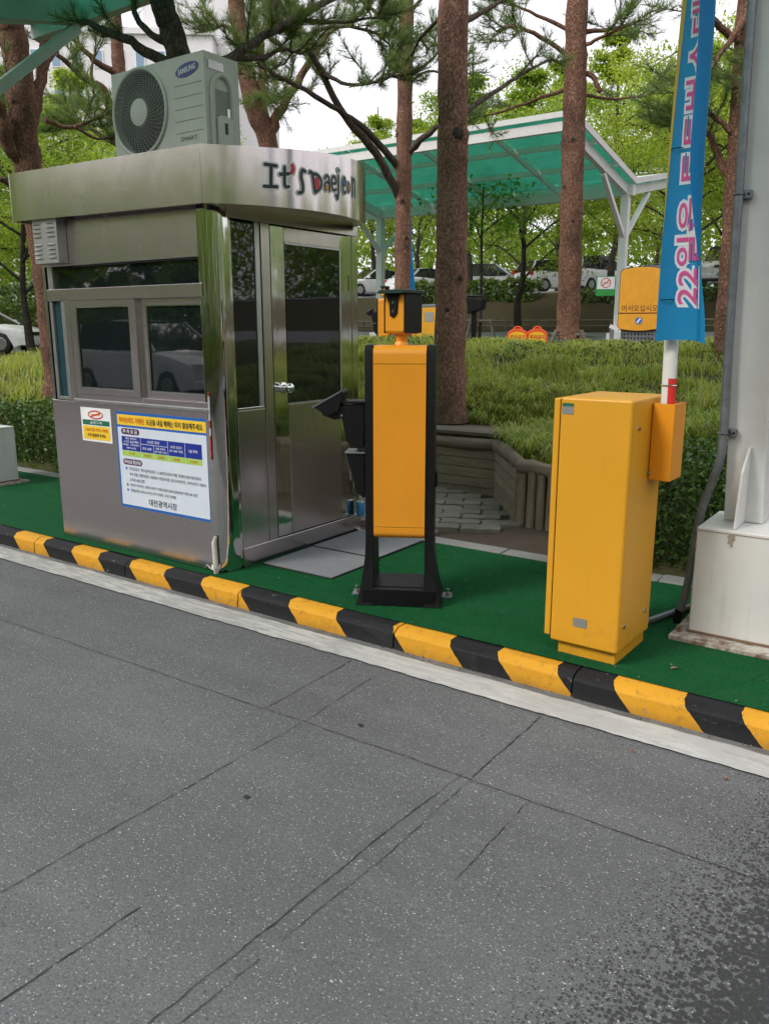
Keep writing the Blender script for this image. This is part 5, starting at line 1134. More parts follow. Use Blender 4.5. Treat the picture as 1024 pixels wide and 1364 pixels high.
# hedges
def hedge(name, label, x0, x1, y0, y1, zb, zt, n, leaf, mat, stems=26, group=None, grow=None):
    t_ = thing(name, label, 'hedge', ((x0 + x1) / 2, (y0 + y1) / 2, zb), 0, group)
    u = rng.random((n, 3)); x = x0 + (x1 - x0) * u[:, 0]
    # leaves mostly near the surface
    f = u[:, 1]; k = rng.random(n); y = np.where(k < .62, y0 + (y1 - y0) * .16 * rng.random(n) ** 1.0, y0 + (y1 - y0) * f); zz = np.where((k > .62) & (k < .9), 1 - .2 * rng.random(n), u[:, 2])
    lump = .10 * np.sin(x * 4.3 + 1) + .08 * np.sin(x * 9.7 + y * 6) + .05 * np.sin(x * 21)
    y = y + (y0 - (y0 + y1) / 2) * lump * .9 + rng.normal(size=n) * .03; top = zt + (zt - zb) * lump * .55; slope = .12 * (y - y0) / (y1 - y0)
    rb = ((y - (y0 + y1) / 2) / ((y1 - y0) / 2)) ** 4 * .12 * (zt - zb)
    z = zb + (top - zb - rb) * zz ** .85 + rng.normal(size=n) * .015
    V, F = leaf_quads(np.stack([x, y, z], 1), leaf, .6, .3); fast_mesh('foliage', V, F, mat, t_)
    m = MB()
    for _ in range(stems):
        a = random.uniform(x0, x1); b = random.uniform(y0 + .05, y1); h_ = (zt - zb) * random.uniform(.5, .95)
        m.tube([(a, b, zb - .03), (a + random.uniform(-.06, .06), b + random.uniform(-.06, .06), zb + h_ * .5), (a + random.uniform(-.12, .12), b + random.uniform(-.12, .12), zb + h_)], [.008, .006, .003], 5)
    m.build('stems', 'tree_bark', t_)['kind'] = 'stuff'; return t_
hedge('hedge', 'dark low hedge between the barrier gate and the right-hand canopy post', -1.95, .8, 4.86, 5.75, .08, .80, 19000, .036, 'hedge_leaf')
hedge('hedge', 'shaggy low hedge behind the turf at the left end of the booth', -11.0, -5.35, 4.84, 5.9, .08, .72, 19000, .042, 'hedge_leaf', 40)
# far hedges
hedge('hedge', 'clipped hedge on the slope below the parked cars', -19.8, -13.6, 29.0, 30.2, 2.3, 3.45, 7000, .13, 'hedge_leaf_pale', 20)
hedge('hedge', 'dark shrubs on the slope below the silver car at the right', -12.2, 6.0, 28.6, 29.8, 2.0, 2.95, 8000, .13, 'hedge_leaf', 20)
hedge('hedge', 'trimmed hedge across the road behind the white car at far left', -40.0, -18.5, 17.2, 18.6, .8, 2.45, 9000, .16, 'hedge_leaf_pale', 20)
hedge('hedge', 'upper trimmed hedge beyond the far left road', -60.0, -27.0, 27.0, 28.5, 1.9, 4.1, 9000, .22, 'hedge_leaf', 20)
hedge('hedge', 'tall hedge across the lane from the booth', -22.0, 14.0, -9.8, -8.4, .13, 1.9, 12000, .14, 'hedge_leaf', 20)

# pines -----------------------------------------------------------------
def catmull(P, n=5):
    P = [Vector(p) for p in P]; out = []
    for i in range(len(P) - 1):
        a, b, c, d = P[max(i - 1, 0)], P[i], P[i + 1], P[min(i + 2, len(P) - 1)]
        for q in range(n):
            s_ = q / n; out.append(.5 * ((2 * b) + (c - a) * s_ + (2 * a - 5 * b + 4 * c - d) * s_ ** 2 + (3 * b - a - 3 * c + d) * s_ ** 3))
    out.append(P[-1]); return out
def needles(tips, per, L, w):
    """tips: list of (pos, dir) -> thin triangles radiating forward"""
    if not tips: return None
    P = np.array([t[0] for t in tips]); D = np.array([t[1] for t in tips]); n = len(P)
    P = np.repeat(P, per, 0); D = np.repeat(D, per, 0); N = n * per
    P = P - D * (rng.random(N) * L * 1.0)[:, None]
    r = rng.normal(size=(N, 3)); r /= np.linalg.norm(r, axis=1)[:, None]; d = D * .75 + r * .85 + np.array([0, 0, .30]); d /= np.linalg.norm(d, axis=1)[:, None]
    l = L * (.7 + .5 * rng.random(N)); s = np.cross(d, rng.normal(size=(N, 3))); s /= np.linalg.norm(s, axis=1)[:, None] + 1e-9
    V = np.stack([P - s * w, P + s * w, P + d * l[:, None]], 1).reshape(-1, 3); return V, np.arange(3 * N).reshape(-1, 3)
def pine(name, label, base, trunk, r0, r1, branches, mat, crown_n=10, per=26, L=.12, w=.0024, knots=(), twig=.5, crown=None, density=.52):
    """trunk: world points; branches: (points, r0, r1, tufts) """
    t_ = thing(name, label, 'pine tree', base)
    T = catmull(trunk, 7); n = len(T); rad = [r0 + (r1 - r0) * (i / (n - 1)) for i in range(n)]; rad[0] *= 1.22; rad[1] *= 1.10
    for i in range(n): rad[i] *= 1 + .045 * math.sin(i * 1.7) + random.uniform(-.025, .025)
    m = MB(); m.tube(T, rad, 20, jit=.03)
    for k_ in knots:
        i = min(range(n), key=lambda j: abs(T[j].z - k_[0])); c = T[i]; a = k_[1]; d = Vector((math.cos(a), math.sin(a), .1)); p = c + d * rad[i] * .86
        m.tube([p - d * .03, p + d * .008, p + d * .019], [k_[2] * 1.7, k_[2] * 1.2, k_[2] * .7], 12, False, jit=.12)
    m.build('trunk', mat, t_, smooth=True, angle=70)
    for k_ in knots:
        i = min(range(n), key=lambda j: abs(T[j].z - k_[0])); c = T[i]; a = k_[1]; d = Vector((math.cos(a), math.sin(a), .1)); p = c + d * rad[i] * .86
        MB().tube([p - d * .01, p + d * .012, p + d * .024, p + d * .027], [k_[2] * .95, k_[2] * .80, k_[2] * .50, k_[2] * .12], 11, jit=.22).build('knot', 'knot', t_, smooth=True, angle=80)
    tips = []; tw = MB(); lmat = mat if mat != 'pine_bark' else 'pine_bark_grey'
    def grow(P, ra, rb, nt, sub=True):
        C = catmull(P, 4); k = len(C); bm = MB(); bm.tube([c + Vector((random.uniform(-1, 1), random.uniform(-1, 1), random.uniform(-1, 1))) * ra * .25 * (0 < i < k - 1) for i, c in enumerate(C)], [ra + (rb - ra) * i / (k - 1) for i in range(k)], 8, jit=.06); bm.build('limb', lmat, t_, smooth=True, angle=70)
        for _ in range(int(nt * density)):
            q = 1 - random.random() ** 1.4 * .55; i = min(k - 2, int(q * (k - 1))); p = C[i].lerp(C[i + 1], random.random()); d0 = (C[i + 1] - C[i]).normalized()
            d = (d0 * .8 + Vector((random.gauss(0, .7), random.gauss(0, .7), random.gauss(.15, .4)))).normalized(); Lw = twig * random.uniform(.45, 1.1)
            mid = p + d * Lw * .55 + Vector((0, 0, random.uniform(-.03, .08))); e = mid + (d + Vector((random.gauss(0, .3), random.gauss(0, .3), .35))).normalized() * Lw * .5
            tw.tube([p, mid, e], [.010, .006, .004], 4, False)
            for pp_, dd in ((e, e - mid), (mid.lerp(e, .5), e - mid), (mid, d), (p.lerp(mid, .6), d)):
                dd = dd.normalized(); tips.append((tuple(pp_), tuple(dd)))
                for _k in range(2):
                    d3 = (dd + Vector((random.gauss(0, .6), random.gauss(0, .6), random.gauss(.25, .35)))).normalized(); p3 = pp_ + d3 * random.uniform(.08, .20) * twig / .5; tw.tube([pp_, p3], [.004, .003], 3, False); tips.append((tuple(p3), tuple(d3)))
    for br in branches: grow(*br)
    if crown:                                     # limbs above the picture
        (cx_, cy_, cz_, rad_, hgt) = crown
        for i in range(crown_n // 3):
            a = 2 * math.pi * i / crown_n + random.uniform(-.3, .3); z_ = cz_ + hgt * random.random(); rr2 = rad_ * random.uniform(.6, 1.0)
            s_ = min(T, key=lambda c: abs(c.z - (z_ - .5))); e = Vector((cx_ + math.cos(a) * rr2, cy_ + math.sin(a) * rr2, z_ + random.uniform(-.2, .5)))
            grow([s_, s_.lerp(e, .5) + Vector((0, 0, .25)), e], .045, .015, 16)
    if tw.v: tw.build('twigs', 'pine_bark_grey', t_)['kind'] = 'stuff'
    nd = needles(tips, per, L, w)
    if nd: fast_mesh('needles', nd[0], nd[1], 'pine_needle', t_)
    return t_
def pts_at(L, d): return [at(x, y, d if not isinstance(d, (list, tuple)) else d[i]) for i, (x, y) in enumerate(L)]
def up(P, dz, dx=0, dy=0): p = P[-1]; return P + [(p[0] + dx, p[1] + dy, p[2] + dz)]
# thick straight pine behind the camera post
d = 8.0; T = pts_at([(600, 562), (599, 470), (601, 330), (603, 160), (604, 0)], d); T = up(up(T, 2.2, .1), 2.2, .2, .1)
tx = T[-1]
pine('pine_tree', 'thick straight pine trunk with dark knots behind the camera post', T[0], T, .158, .118, [
    (pts_at([(618, 150), (655, 125), (700, 95), (735, 78)], [8, 8.4, 8.8, 9.1]), .028, .010, 9), (pts_at([(618, 28), (650, 12), (690, -12)], [8, 8.3, 8.6]), .03, .012, 6),
    (pts_at([(590, 20), (560, 50), (548, 75)], [8, 8.5, 8.8]), .02, .01, 4)], 'pine_bark', 12, knots=[(3.22, R(-40), .075), (3.35, R(-140), .05), (2.05, R(-25), .045), (1.72, R(-70), .035), (2.5, R(-175), .04), (4.3, R(-60), .06)], crown=(tx[0], tx[1], 6.3, 2.2, 2.6), twig=.55)
# slimmer pine left of it
d = 13.0; T = pts_at([(535, 448), (536, 360), (538, 200), (540, 80), (541, 0)], d); T = up(up(T, 2.5), 2.2, .2)
tx = T[-1]
pine('pine_tree', 'slimmer pine with two long limbs slanting up left, seen between booth and thick trunk', T[0], T, .128, .095, [
    (pts_at([(531, 262), (500, 205), (463, 160), (428, 95), (402, 52), (385, 15)], [13, 12.6, 12.2, 11.8, 11.5, 11.3]), .068, .028, 36),
    (pts_at([(530, 222), (490, 175), (459, 152), (420, 128), (366, 98), (345, 88)], [13, 12.5, 12.1, 11.6, 11.2, 11.0]), .055, .018, 26),
    (pts_at([(428, 95), (455, 110), (490, 112), (525, 100)], [11.8, 11.6, 11.5, 11.4]), .03, .012, 26),
    (pts_at([(402, 52), (440, 35), (490, 40), (520, 60)], [11.5, 11.5, 11.4, 11.4]), .03, .012, 24),
    (pts_at([(544, 205), (565, 182), (600, 160), (640, 148)], [13, 12.8, 12.6, 12.5]), .06, .02, 8),
    (pts_at([(546, 100), (572, 82), (592, 58)], [13, 12.9, 12.7]), .03, .012, 12), (pts_at([(545, 110), (570, 95), (598, 100)], [13, 13, 13]), .025, .012, 12),
    (pts_at([(536, 55), (515, 30), (480, 0)], [13, 12.9, 12.8]), .04, .02, 6), (pts_at([(545, 20), (565, -5), (590, -20)], [13, 13, 13]), .03, .014, 8)], 'pine_bark', 10, knots=[(3.5, R(-60), .05), (4.4, R(-120), .05), (2.9, R(-30), .04)], crown=(tx[0], tx[1], 8.0, 2.6, 2.4), twig=.62, per=24, L=.14, w=.0034)
# reddish pine to the right
d = 12.0; T = pts_at([(755, 452), (758, 380), (762, 230), (766, 100), (769, 0)], d); T = up(up(T, 2.2, .1), 2.0, .2)
tx = T[-1]
pine('pine_tree', 'reddish pine trunk with a wooden prop frame, left of the amber welcome cabinet', T[0], T, .165, .125, [
    (pts_at([(776, 95), (792, 105), (797, 122), (800, 118)], 12), .04, .03, 0), (pts_at([(776, 42), (810, 40), (850, 28)], [12, 12.2, 12.4]), .035, .012, 13), (pts_at([(776, 62), (800, 50), (830, 36)], [12, 11.8, 11.6]), .03, .012, 10),
    (pts_at([(758, 118), (720, 130), (680, 145), (640, 155)], [12, 12, 12.1, 12.2]), .03, .010, 9), (pts_at([(757, 75), (720, 50), (685, 35), (660, 42)], [12, 11.9, 11.8, 11.7]), .035, .012, 16), (pts_at([(757, 40), (715, 20), (680, 5)], [12, 12, 12]), .03, .012, 10),
    (pts_at([(775, 125), (810, 132), (860, 128)], [12, 12.2, 12.4]), .025, .01, 7)], 'pine_bark_red', 10, knots=[(4.05, R(-70), .05), (3.4, R(-110), .04), (2.85, R(-60), .035), (2.4, R(-100), .035)], crown=(tx[0], tx[1], 7.6, 2.4, 2.4), twig=.58, per=24, L=.14, w=.0032)
# big forked pine left of the booth
d = 10.6; T = pts_at([(80, 525), (72, 440), (60, 345), (46, 262), (33, 190), (28, 120), (18, 50), (4, 0)], d); T = up(T, 1.6, -.4)
tx = T[-1]
pine('pine_tree', 'leaning forked red-barked pine behind the left end of the booth', T[0], T, .165, .14, [
    (pts_at([(38, 170), (50, 130), (58, 80), (66, 20), (70, -30)], [10.6, 10.7, 10.8, 10.8, 10.8]), .075, .05, 6), (pts_at([(32, 215), (14, 195), (0, 150), (-20, 120)], [10.6, 10.5, 10.4, 10.3]), .09, .06, 4),
    (pts_at([(48, 270), (25, 250), (0, 238)], [10.6, 10.5, 10.4]), .045, .03, 2), (pts_at([(56, 90), (80, 60), (100, 20)], [10.8, 11, 11.2]), .03, .012, 8), (pts_at([(60, 160), (90, 170), (125, 160), (150, 150)], [11, 11.3, 11.6, 11.8]), .03, .012, 26),
    (pts_at([(100, 168), (130, 185), (165, 178)], [11.3, 11.5, 11.8]), .02, .012, 22)], 'pine_bark_red', 8, knots=[(4.0, R(-70), .05)], crown=(tx[0], tx[1], 6.2, 2.4, 2.2), twig=.5)
# grey pine directly behind the air conditioner
d = 7.6; T = pts_at([(262, 470), (258, 330), (252, 180), (243, 95), (228, 38), (210, -30)], d); T = up(T, 2.0, -.3)
tx = T[-1]
pine('pine_tree', 'dark grey pine rising behind the air conditioner', T[0], T, .112, .092, [
    (pts_at([(236, 82), (210, 78), (175, 55), (130, 36), (105, 28)], [7.6, 7.7, 7.8, 8, 8.2]), .052, .022, 6), (pts_at([(232, 62), (205, 48), (183, 25), (178, -5)], [7.6, 7.6, 7.7, 7.8]), .034, .02, 4),
    (pts_at([(246, 95), (285, 88), (312, 75), (350, 50), (395, 25), (450, -5)], [7.6, 7.8, 8.0, 8.2, 8.4, 8.6]), .048, .028, 18), (pts_at([(312, 75), (345, 78), (375, 66), (400, 72)], [8.0, 8.2, 8.5, 8.8]), .03, .012, 18), (pts_at([(375, 36), (368, 10), (360, -20)], [8.3, 8.4, 8.5]), .03, .012, 16),
    (pts_at([(395, 25), (430, 30), (470, 28), (505, 22)], [8.4, 8.6, 8.8, 9]), .024, .010, 26)], 'pine_bark_grey', 8, crown=(tx[0], tx[1], 5.8, 2.2, 2.0), twig=.42, per=26, L=.105)
# red forked pine
d = 14.0; T = pts_at([(365, 460), (362, 300), (358, 195), (340, 150), (328, 95), (320, 40), (314, -10)], d); T = up(T, 2.5)
tx = T[-1]
pine('pine_tree', 'red-barked forked pine seen above the booth sign right of the air conditioner', T[0], T, .17, .11, [
    (pts_at([(360, 190), (352, 150), (350, 110), (348, 70), (346, 40)], 14), .09, .05, 16), (pts_at([(360, 180), (372, 150), (395, 112), (418, 75), (438, 42)], [14, 14, 14, 14, 14]), .085, .04, 18),
    (pts_at([(322, 50), (300, 35), (280, 40)], 14), .04, .015, 16), (pts_at([(324, 70), (345, 55), (360, 30)], 14), .04, .015, 18), (pts_at([(330, 110), (350, 128), (370, 140)], [14, 13.8, 13.6]), .03, .012, 16)], 'pine_bark_red', 8, crown=(tx[0], tx[1], 8.6, 2.5, 2.2), twig=.66, per=22, L=.15, w=.0036)
# thin branching pine between
d = 15.0; T = pts_at([(190, 460), (185, 330), (178, 220), (162, 120), (157, 70), (154, 20)], d); T = up(T, 2.5)
tx = T[-1]
pine('pine_tree', 'slender pine with spreading bare branches left of the air conditioner', T[0], T, .14, .08, [
    (pts_at([(172, 190), (150, 155), (138, 120), (118, 108), (75, 72)], [15, 14.6, 14.3, 14, 13.6]), .09, .03, 9), (pts_at([(158, 100), (130, 84), (112, 66), (95, 50)], [15, 14.8, 14.6, 14.4]), .06, .025, 9), (pts_at([(125, 112), (122, 92), (128, 65)], [14.1, 14.1, 14.0]), .03, .012, 7),
    (pts_at([(170, 200), (135, 180), (105, 165), (80, 170)], [15, 14.7, 14.5, 14.2]), .05, .018, 26), (pts_at([(165, 150), (130, 145), (98, 143)], [15, 15, 15]), .03, .014, 14)], 'pine_bark_red', 8, crown=(tx[0], tx[1], 9.2, 2.4, 2.2), twig=.62, per=22, L=.15, w=.0036)
# pine behind the right-hand post
d = 9.5; T = pts_at([(955, 560), (966, 450), (977, 300), (988, 130), (997, 0)], d); T = up(T, 3.0)
tx = T[-1]
pine('pine_tree', 'pine trunk just left of the right-hand canopy post, behind the conduit', T[0], T, .125, .10, [
    (pts_at([(992, 62), (965, 42), (938, 16), (910, -8)], [9.5, 9.3, 9.1, 9]), .04, .025, 5), (pts_at([(998, 18), (980, 40), (962, 68), (946, 92)], [9.5, 9.3, 9.2, 9.1]), .04, .018, 6), (pts_at([(985, 190), (962, 165), (940, 150), (915, 160)], [9.5, 9.4, 9.4, 9.4]), .035, .014, 22), (pts_at([(978, 255), (960, 215), (942, 178)], [9.5, 9.6, 9.7]), .05, .03, 6),
    (pts_at([(985, 110), (955, 100), (930, 118)], [9.5, 9.5, 9.6]), .03, .012, 22)], 'pine_bark_red', 8, crown=(tx[0], tx[1], 6.5, 2.2, 2.2), twig=.5)

# broad-leaved trees -----------------------------------------------------
def broadleaf_mesh(seed, H, Rr, n_limb, n_leaf, leaf, crown_base, flat=.5):
    """returns (limb MB, leaf V, leaf F): trunk, limbs and layered leaf sprays, base at the origin"""
    rs = random.Random(seed); m = MB(); P = []
    tr = [Vector((0, 0, 0)), Vector((rs.uniform(-.1, .1), rs.uniform(-.1, .1), crown_base * .5)), Vector((rs.uniform(-.25, .25), rs.uniform(-.25, .25), crown_base)), Vector((rs.uniform(-.5, .5), rs.uniform(-.5, .5), H * .62)), Vector((rs.uniform(-.5, .5), rs.uniform(-.5, .5), H * .9))]
    C = catmull(tr, 5); k = len(C); m.tube(C, [.17 * H / 11 * (1 - .85 * i / (k - 1)) for i in range(k)], 9, jit=.05)
    for i in range(n_limb):
        f = (i + .5) / n_limb; z0 = crown_base * .8 + (H * .85 - crown_base * .8) * f ** .9; s = min(C, key=lambda c: abs(c.z - z0)); a = i * 2.4 + rs.uniform(-.4, .4)
        prof_ = math.sin(min(1, f * 1.15 + .18) * math.pi) ** .6; L = Rr * prof_ * rs.uniform(.75, 1.12) + .35
        e = s + Vector((math.cos(a) * L, math.sin(a) * L, L * rs.uniform(.15, .55) + .3)); mid = s.lerp(e, .5) + Vector((0, 0, .12 * L))
        Q = catmull([s, mid, e], 4); m.tube(Q, [.055 * H / 11 * (1 - .8 * j / (len(Q) - 1)) for j in range(len(Q))], 6, jit=.05)
        for j in range(6):
            q = Q[min(len(Q) - 1, 2 + j)]; b = a + rs.uniform(-1.2, 1.2); l2 = L * rs.uniform(.25, .5); e2 = q + Vector((math.cos(b) * l2, math.sin(b) * l2, rs.uniform(-.1, .45) * l2)); m.tube([q, q.lerp(e2, .5) + Vector((0, 0, .05)), e2], [.018, .013, .006], 4)
            P += [(e2, l2), (q.lerp(e2, .6), l2)]
        P += [(e, L * .3)]
    per = max(1, n_leaf // len(P)); pts = []
    for c, r_ in P:
        r_ = max(.35, min(.95, r_ * .8)); g_ = rng.normal(size=(per, 3)) * np.array([r_ * .55, r_ * .55, r_ * .55 * flat * .55]); g_[:, 2] -= (g_[:, 0] ** 2 + g_[:, 1] ** 2) * .25 / r_; pts.append(g_ + np.array(c))
    V, F = leaf_quads(np.concatenate(pts), leaf, .62, .9); return m, V, F
kinds = []
for seed, H, Rr, nl, nlf, lf, cb, mt in ((1, 11.5, 4.2, 22, 34000, .115, 2.6, 'tree_leaf'), (2, 12.5, 4.6, 24, 36000, .12, 2.8, 'tree_leaf_yellow'), (3, 10.0, 3.6, 20, 30000, .11, 2.4, 'tree_leaf_deep'), (4, 9.0, 3.0, 15, 13000, .115, 3.0, 'tree_leaf_yellow')):
    m, V, F = broadleaf_mesh(seed, H, Rr, nl, nlf, lf, cb); lim = m.build('limbs', 'tree_bark', None, smooth=True, world=False); fol = fast_mesh('crown', V, F, mt); kinds.append((lim, fol))
used = set()
def broadleaf(kind, x, d, s, rot, label, yb=None):
    p = at(x, 438, d); z = gz(p[0], p[1]) - .05
    t_ = thing('broadleaf_tree', label, 'tree', (p[0], p[1], z), rot, 'broad-leaved trees behind the lanes'); t_.scale = (s, s, s)
    for src in kinds[kind]:
        o = src if kind not in used else src.copy()
        if kind in used: col.objects.link(o)
        o.parent = t_
    used.add(kind); return t_
for kind, x, d, s, rot, label in (
    (0, 690, 27.5, .80, .3, 'bright green tree whose dark trunk stands between the two right pines'), (1, 905, 27, .74, 1.9, 'yellow-green tree behind the amber welcome cabinet'),
    (1, 810, 36, .92, 4.0, 'tall yellow-green tree behind the reddish pine'), (0, 1010, 29, .80, 2.2, 'bright tree behind the blue banner and right post'), (2, 625, 38, 1.05, .9, 'deep green tree behind the thick pine trunk'),
    (2, 555, 47, 1.05, 2.9, 'deep green tree behind the far canopy post by the booth'), (3, 500, 52, 1.35, 5.0, 'thin-crowned pale tree showing above the booth end'), (3, 425, 62, 1.3, 1.0, 'small airy tree low on the skyline above the booth sign'),
    (0, 740, 47, 1.2, 3.3, 'tall bright tree behind the far row of cars'), (2, 950, 44, 1.25, 4.4, 'large deep green tree at the back right'), (1, 1090, 40, 1.2, .2, 'yellow-green tree beyond the right edge of the view'),
    (2, 40, 27, .92, 1.2, 'deep green tree left of the leaning pine'), (1, 120, 36, .98, 2.6, 'yellow-green tree below the pale building'), (0, 215, 46, 1.05, 3.9, 'bright tree hidden low behind the booth and air conditioner'), (0, -60, 33, 1.0, 5.1, 'bright tree at the far left edge'),
    (2, 300, 60, 1.0, .5, 'deep green tree far behind the booth roof'), (2, 870, 60, 1.35, 2.0, 'tall deep green tree closing the view behind the far canopy post'), (0, 660, 66, 1.3, 5.6, 'tall bright tree at the very back between the pines')):
    broadleaf(kind, x, d, s, rot, label)
for i, (x, y, kind, sc2, lab) in enumerate(((-10, -12.5, 2, .9, 'tree across the lane facing the booth, left'), (-5.5, -14.5, 0, .95, 'tree across the lane facing the booth'), (-1, -12.5, 2, .85, 'tree across the lane straight behind the viewer'), (3.5, -14, 0, .9, 'tree across the lane behind the viewer, right'), (9, -13, 2, .9, 'tree across the lane, far right behind the viewer'), (-16, -12, 0, .9, 'tree across the lane, far left behind the viewer'), (-23, -14, 2, 1.0, 'farthest left tree across the lane'), (14, -9, 0, .9, 'tree at the right end of the verge across the lane'))):
    t_ = thing('broadleaf_tree', lab, 'tree', (x, y, .1), i * 1.3, 'trees across the lane'); t_.scale = (sc2,) * 3
    for src in kinds[kind]: o = src.copy(); col.objects.link(o); o.parent = t_
# a wood that closes the horizon
n = 170000; ang = rng.random(n) * 3.4 - 1.75; dd = 82 + 22 * rng.random(n); x = dd * np.sin(ang); y = dd * np.cos(ang); hh = 3 + 12.0 * rng.random(n) ** .8 * (1 + .22 * np.sin(ang * 19) + .15 * np.sin(ang * 47))
V, F = leaf_quads(np.stack([x, y, hh], 1), .52, .8, .5); tag(fast_mesh('far_wood', V, F, 'tree_leaf'), 'dense green wood far behind the car park', 'wood', kind='stuff')

n = 14000; ang = math.pi + rng.random(n) * 3.4 - 1.7; dd = 24 + 12 * rng.random(n); x = dd * np.sin(ang); y = dd * np.cos(ang); hh = .3 + 7.5 * rng.random(n)  # unseen wood added to block the sky in the booth's glass and steel
V, F = leaf_quads(np.stack([x, y, hh], 1), .9, .8, .5); tag(fast_mesh('far_wood', V, F, 'tree_leaf_deep'), 'added green wood, unseen behind the viewer, darkening the booth reflections', 'wood', kind='stuff')

# ------------------------------------------------------------------ cars
def car(name, label, loc, rot, paint, kind='sedan', grp='cars in the car park'):
    """x is forward; origin on the ground below the middle"""
    t_ = thing(name, label, 'car', loc, rot, grp)
    if kind == 'sedan':
        L, Wd = 4.5, 1.78; belt = [(-2.22, .90), (-1.55, .97), (0, .93), (.95, .92), (1.6, .86), (2.1, .74)]; roof = [(-1.72, .97), (-1.05, 1.38), (-.45, 1.45), (.25, 1.43), (1.12, .93)]; gl = (-1.0, .22)
    elif kind == 'hatch':
        L, Wd = 3.9, 1.68; belt = [(-1.90, .98), (-1.4, 1.0), (0, .96), (.85, .94), (1.45, .86), (1.85, .72)]; roof = [(-1.88, 1.0), (-1.58, 1.46), (-.7, 1.54), (.15, 1.50), (1.02, .95)]; gl = (-1.5, .12)
    else:
        L, Wd = 4.6, 1.88; belt = [(-2.25, 1.08), (-1.6, 1.08), (0, 1.05), (.95, 1.06), (1.7, 1.0), (2.15, .86)]; roof = [(-2.2, 1.08), (-1.9, 1.62), (-.8, 1.72), (.2, 1.68), (1.05, 1.07)]; gl = (-1.8, .17)
    hb = L / 2; hw = Wd / 2
    xs = np.linspace(-hb, hb, 23); rad = .32; ax_ = (-hb + .82, hb - .82)
    secs = []
    for x in xs:
        zt_ = np.interp(x, [b[0] for b in belt], [b[1] for b in belt]); e = abs(x) / hb; w_ = hw * (1 - .10 * max(0, (e - .72) / .28) ** 2); zb_ = .22 + .10 * max(0, (e - .8) / .2)
        for a_ in ax_:
            if abs(x - a_) < rad + .05: zb_ = max(zb_, .30 + math.sqrt(max(0, (rad + .05) ** 2 - (x - a_) ** 2)) * .98)
        zt_ = zt_ - (.10 * max(0, (e - .93) / .07))
        zb_ = min(zb_, zt_ - .08); zm = zb_ + (zt_ - zb_) * .55
        secs.append([(x, -w_ * .95, zb_), (x, -w_, zm), (x, -w_ * .965, zt_ - .05), (x, -w_ * .86, zt_), (x, 0, zt_ + .03), (x, w_ * .86, zt_), (x, w_ * .965, zt_ - .05), (x, w_, zm), (x, w_ * .95, zb_)])
    m = MB(); k = 9; n = len(secs); m.add([p for s in secs for p in s], [(i * k + j, (i + 1) * k + j, (i + 1) * k + j + 1, i * k + j + 1) for i in range(n - 1) for j in range(k - 1)] + [tuple(range(k)), tuple(range((n - 1) * k, n * k))] + [(i * k, i * k + 8, (i + 1) * k + 8, (i + 1) * k) for i in range(n - 1)])
    m.build('body', paint, t_, smooth=True, world=False, angle=45)
    # glasshouse : dark glass shell, painted roof and pillars on top of it
    def sec(x, z, ins): return (x, ins, z)
    pts = roof; zb_ = .93; m = MB(); vs = []
    for (x, z) in pts:
        t2 = (z - pts[0][1]) / (max(p[1] for p in pts) - pts[0][1] + 1e-6); wi = hw * (.90 - .20 * max(0, t2)); vs += [(x, -wi, z), (x, wi, z)]
    for x in (pts[0][0], pts[-1][0]): vs += [(x, -hw * .90, zb_ - .05), (x, hw * .90, zb_ - .05)]
    q = len(pts)
    fs = [(2 * i, 2 * i + 2, 2 * i + 3, 2 * i + 1) for i in range(q - 1)] + [tuple([2 * i for i in range(q)] + [2 * q + 2, 2 * q]), tuple([2 * i + 1 for i in range(q)] + [2 * q + 3, 2 * q + 1])]
    m.add(vs, fs); m.build('windows', 'car_glass', t_, world=False)
    m = MB(); vs = []
    for (x, z) in pts[1:4]:
        wi = hw * .715; vs += [(x, -wi, z + .012), (x, -wi * .6, z + .035), (x, wi * .6, z + .035), (x, wi, z + .012)]
    m.add(vs, [(4 * i + j, 4 * i + 4 + j, 4 * i + 5 + j, 4 * i + 1 + j) for i in range(2) for j in range(3)]); m.build('roof', paint, t_, smooth=True, world=False)
    def pil(i, j, f0=0.0, f1=1.0, w_=.07):
        for sg in (-1, 1):
            a = Vector((pts[i][0], sg * hw * .905, pts[i][1])); b = Vector((pts[j][0], sg * hw * .705, pts[j][1])); MB().bar(a, b, w_, .03, up=(0, sg, .3)).build('pillar', paint, t_, world=False)
    pil(0, 1, w_=.10); pil(4, 3)
    xm = (pts[1][0] + pts[3][0]) / 2 + .05
    for sg in (-1, 1): MB().bar((xm, sg * hw * .905, 1.0), (xm, sg * hw * .71, max(p[1] for p in pts) - .02), .06, .025, up=(0, sg, .3)).build('pillar', 'car_black', t_, world=False)
    for x in ax_:
        for sg in (-1, 1):
            w0 = MB().tube([(x, sg * (hw - .20), rad), (x, sg * (hw - .03), rad), (x, sg * (hw - .015), rad)], [rad, rad, rad * .93], 20).build('wheel', 'tyre', t_, smooth=True, world=False); MB().tube([(x, sg * (hw - .02), rad), (x, sg * (hw - .008), rad)], [rad * .66, rad * .60], 16).build('rim', 'rim', w0, world=False)
    zr = belt[0][1]; zf = belt[-1][1]
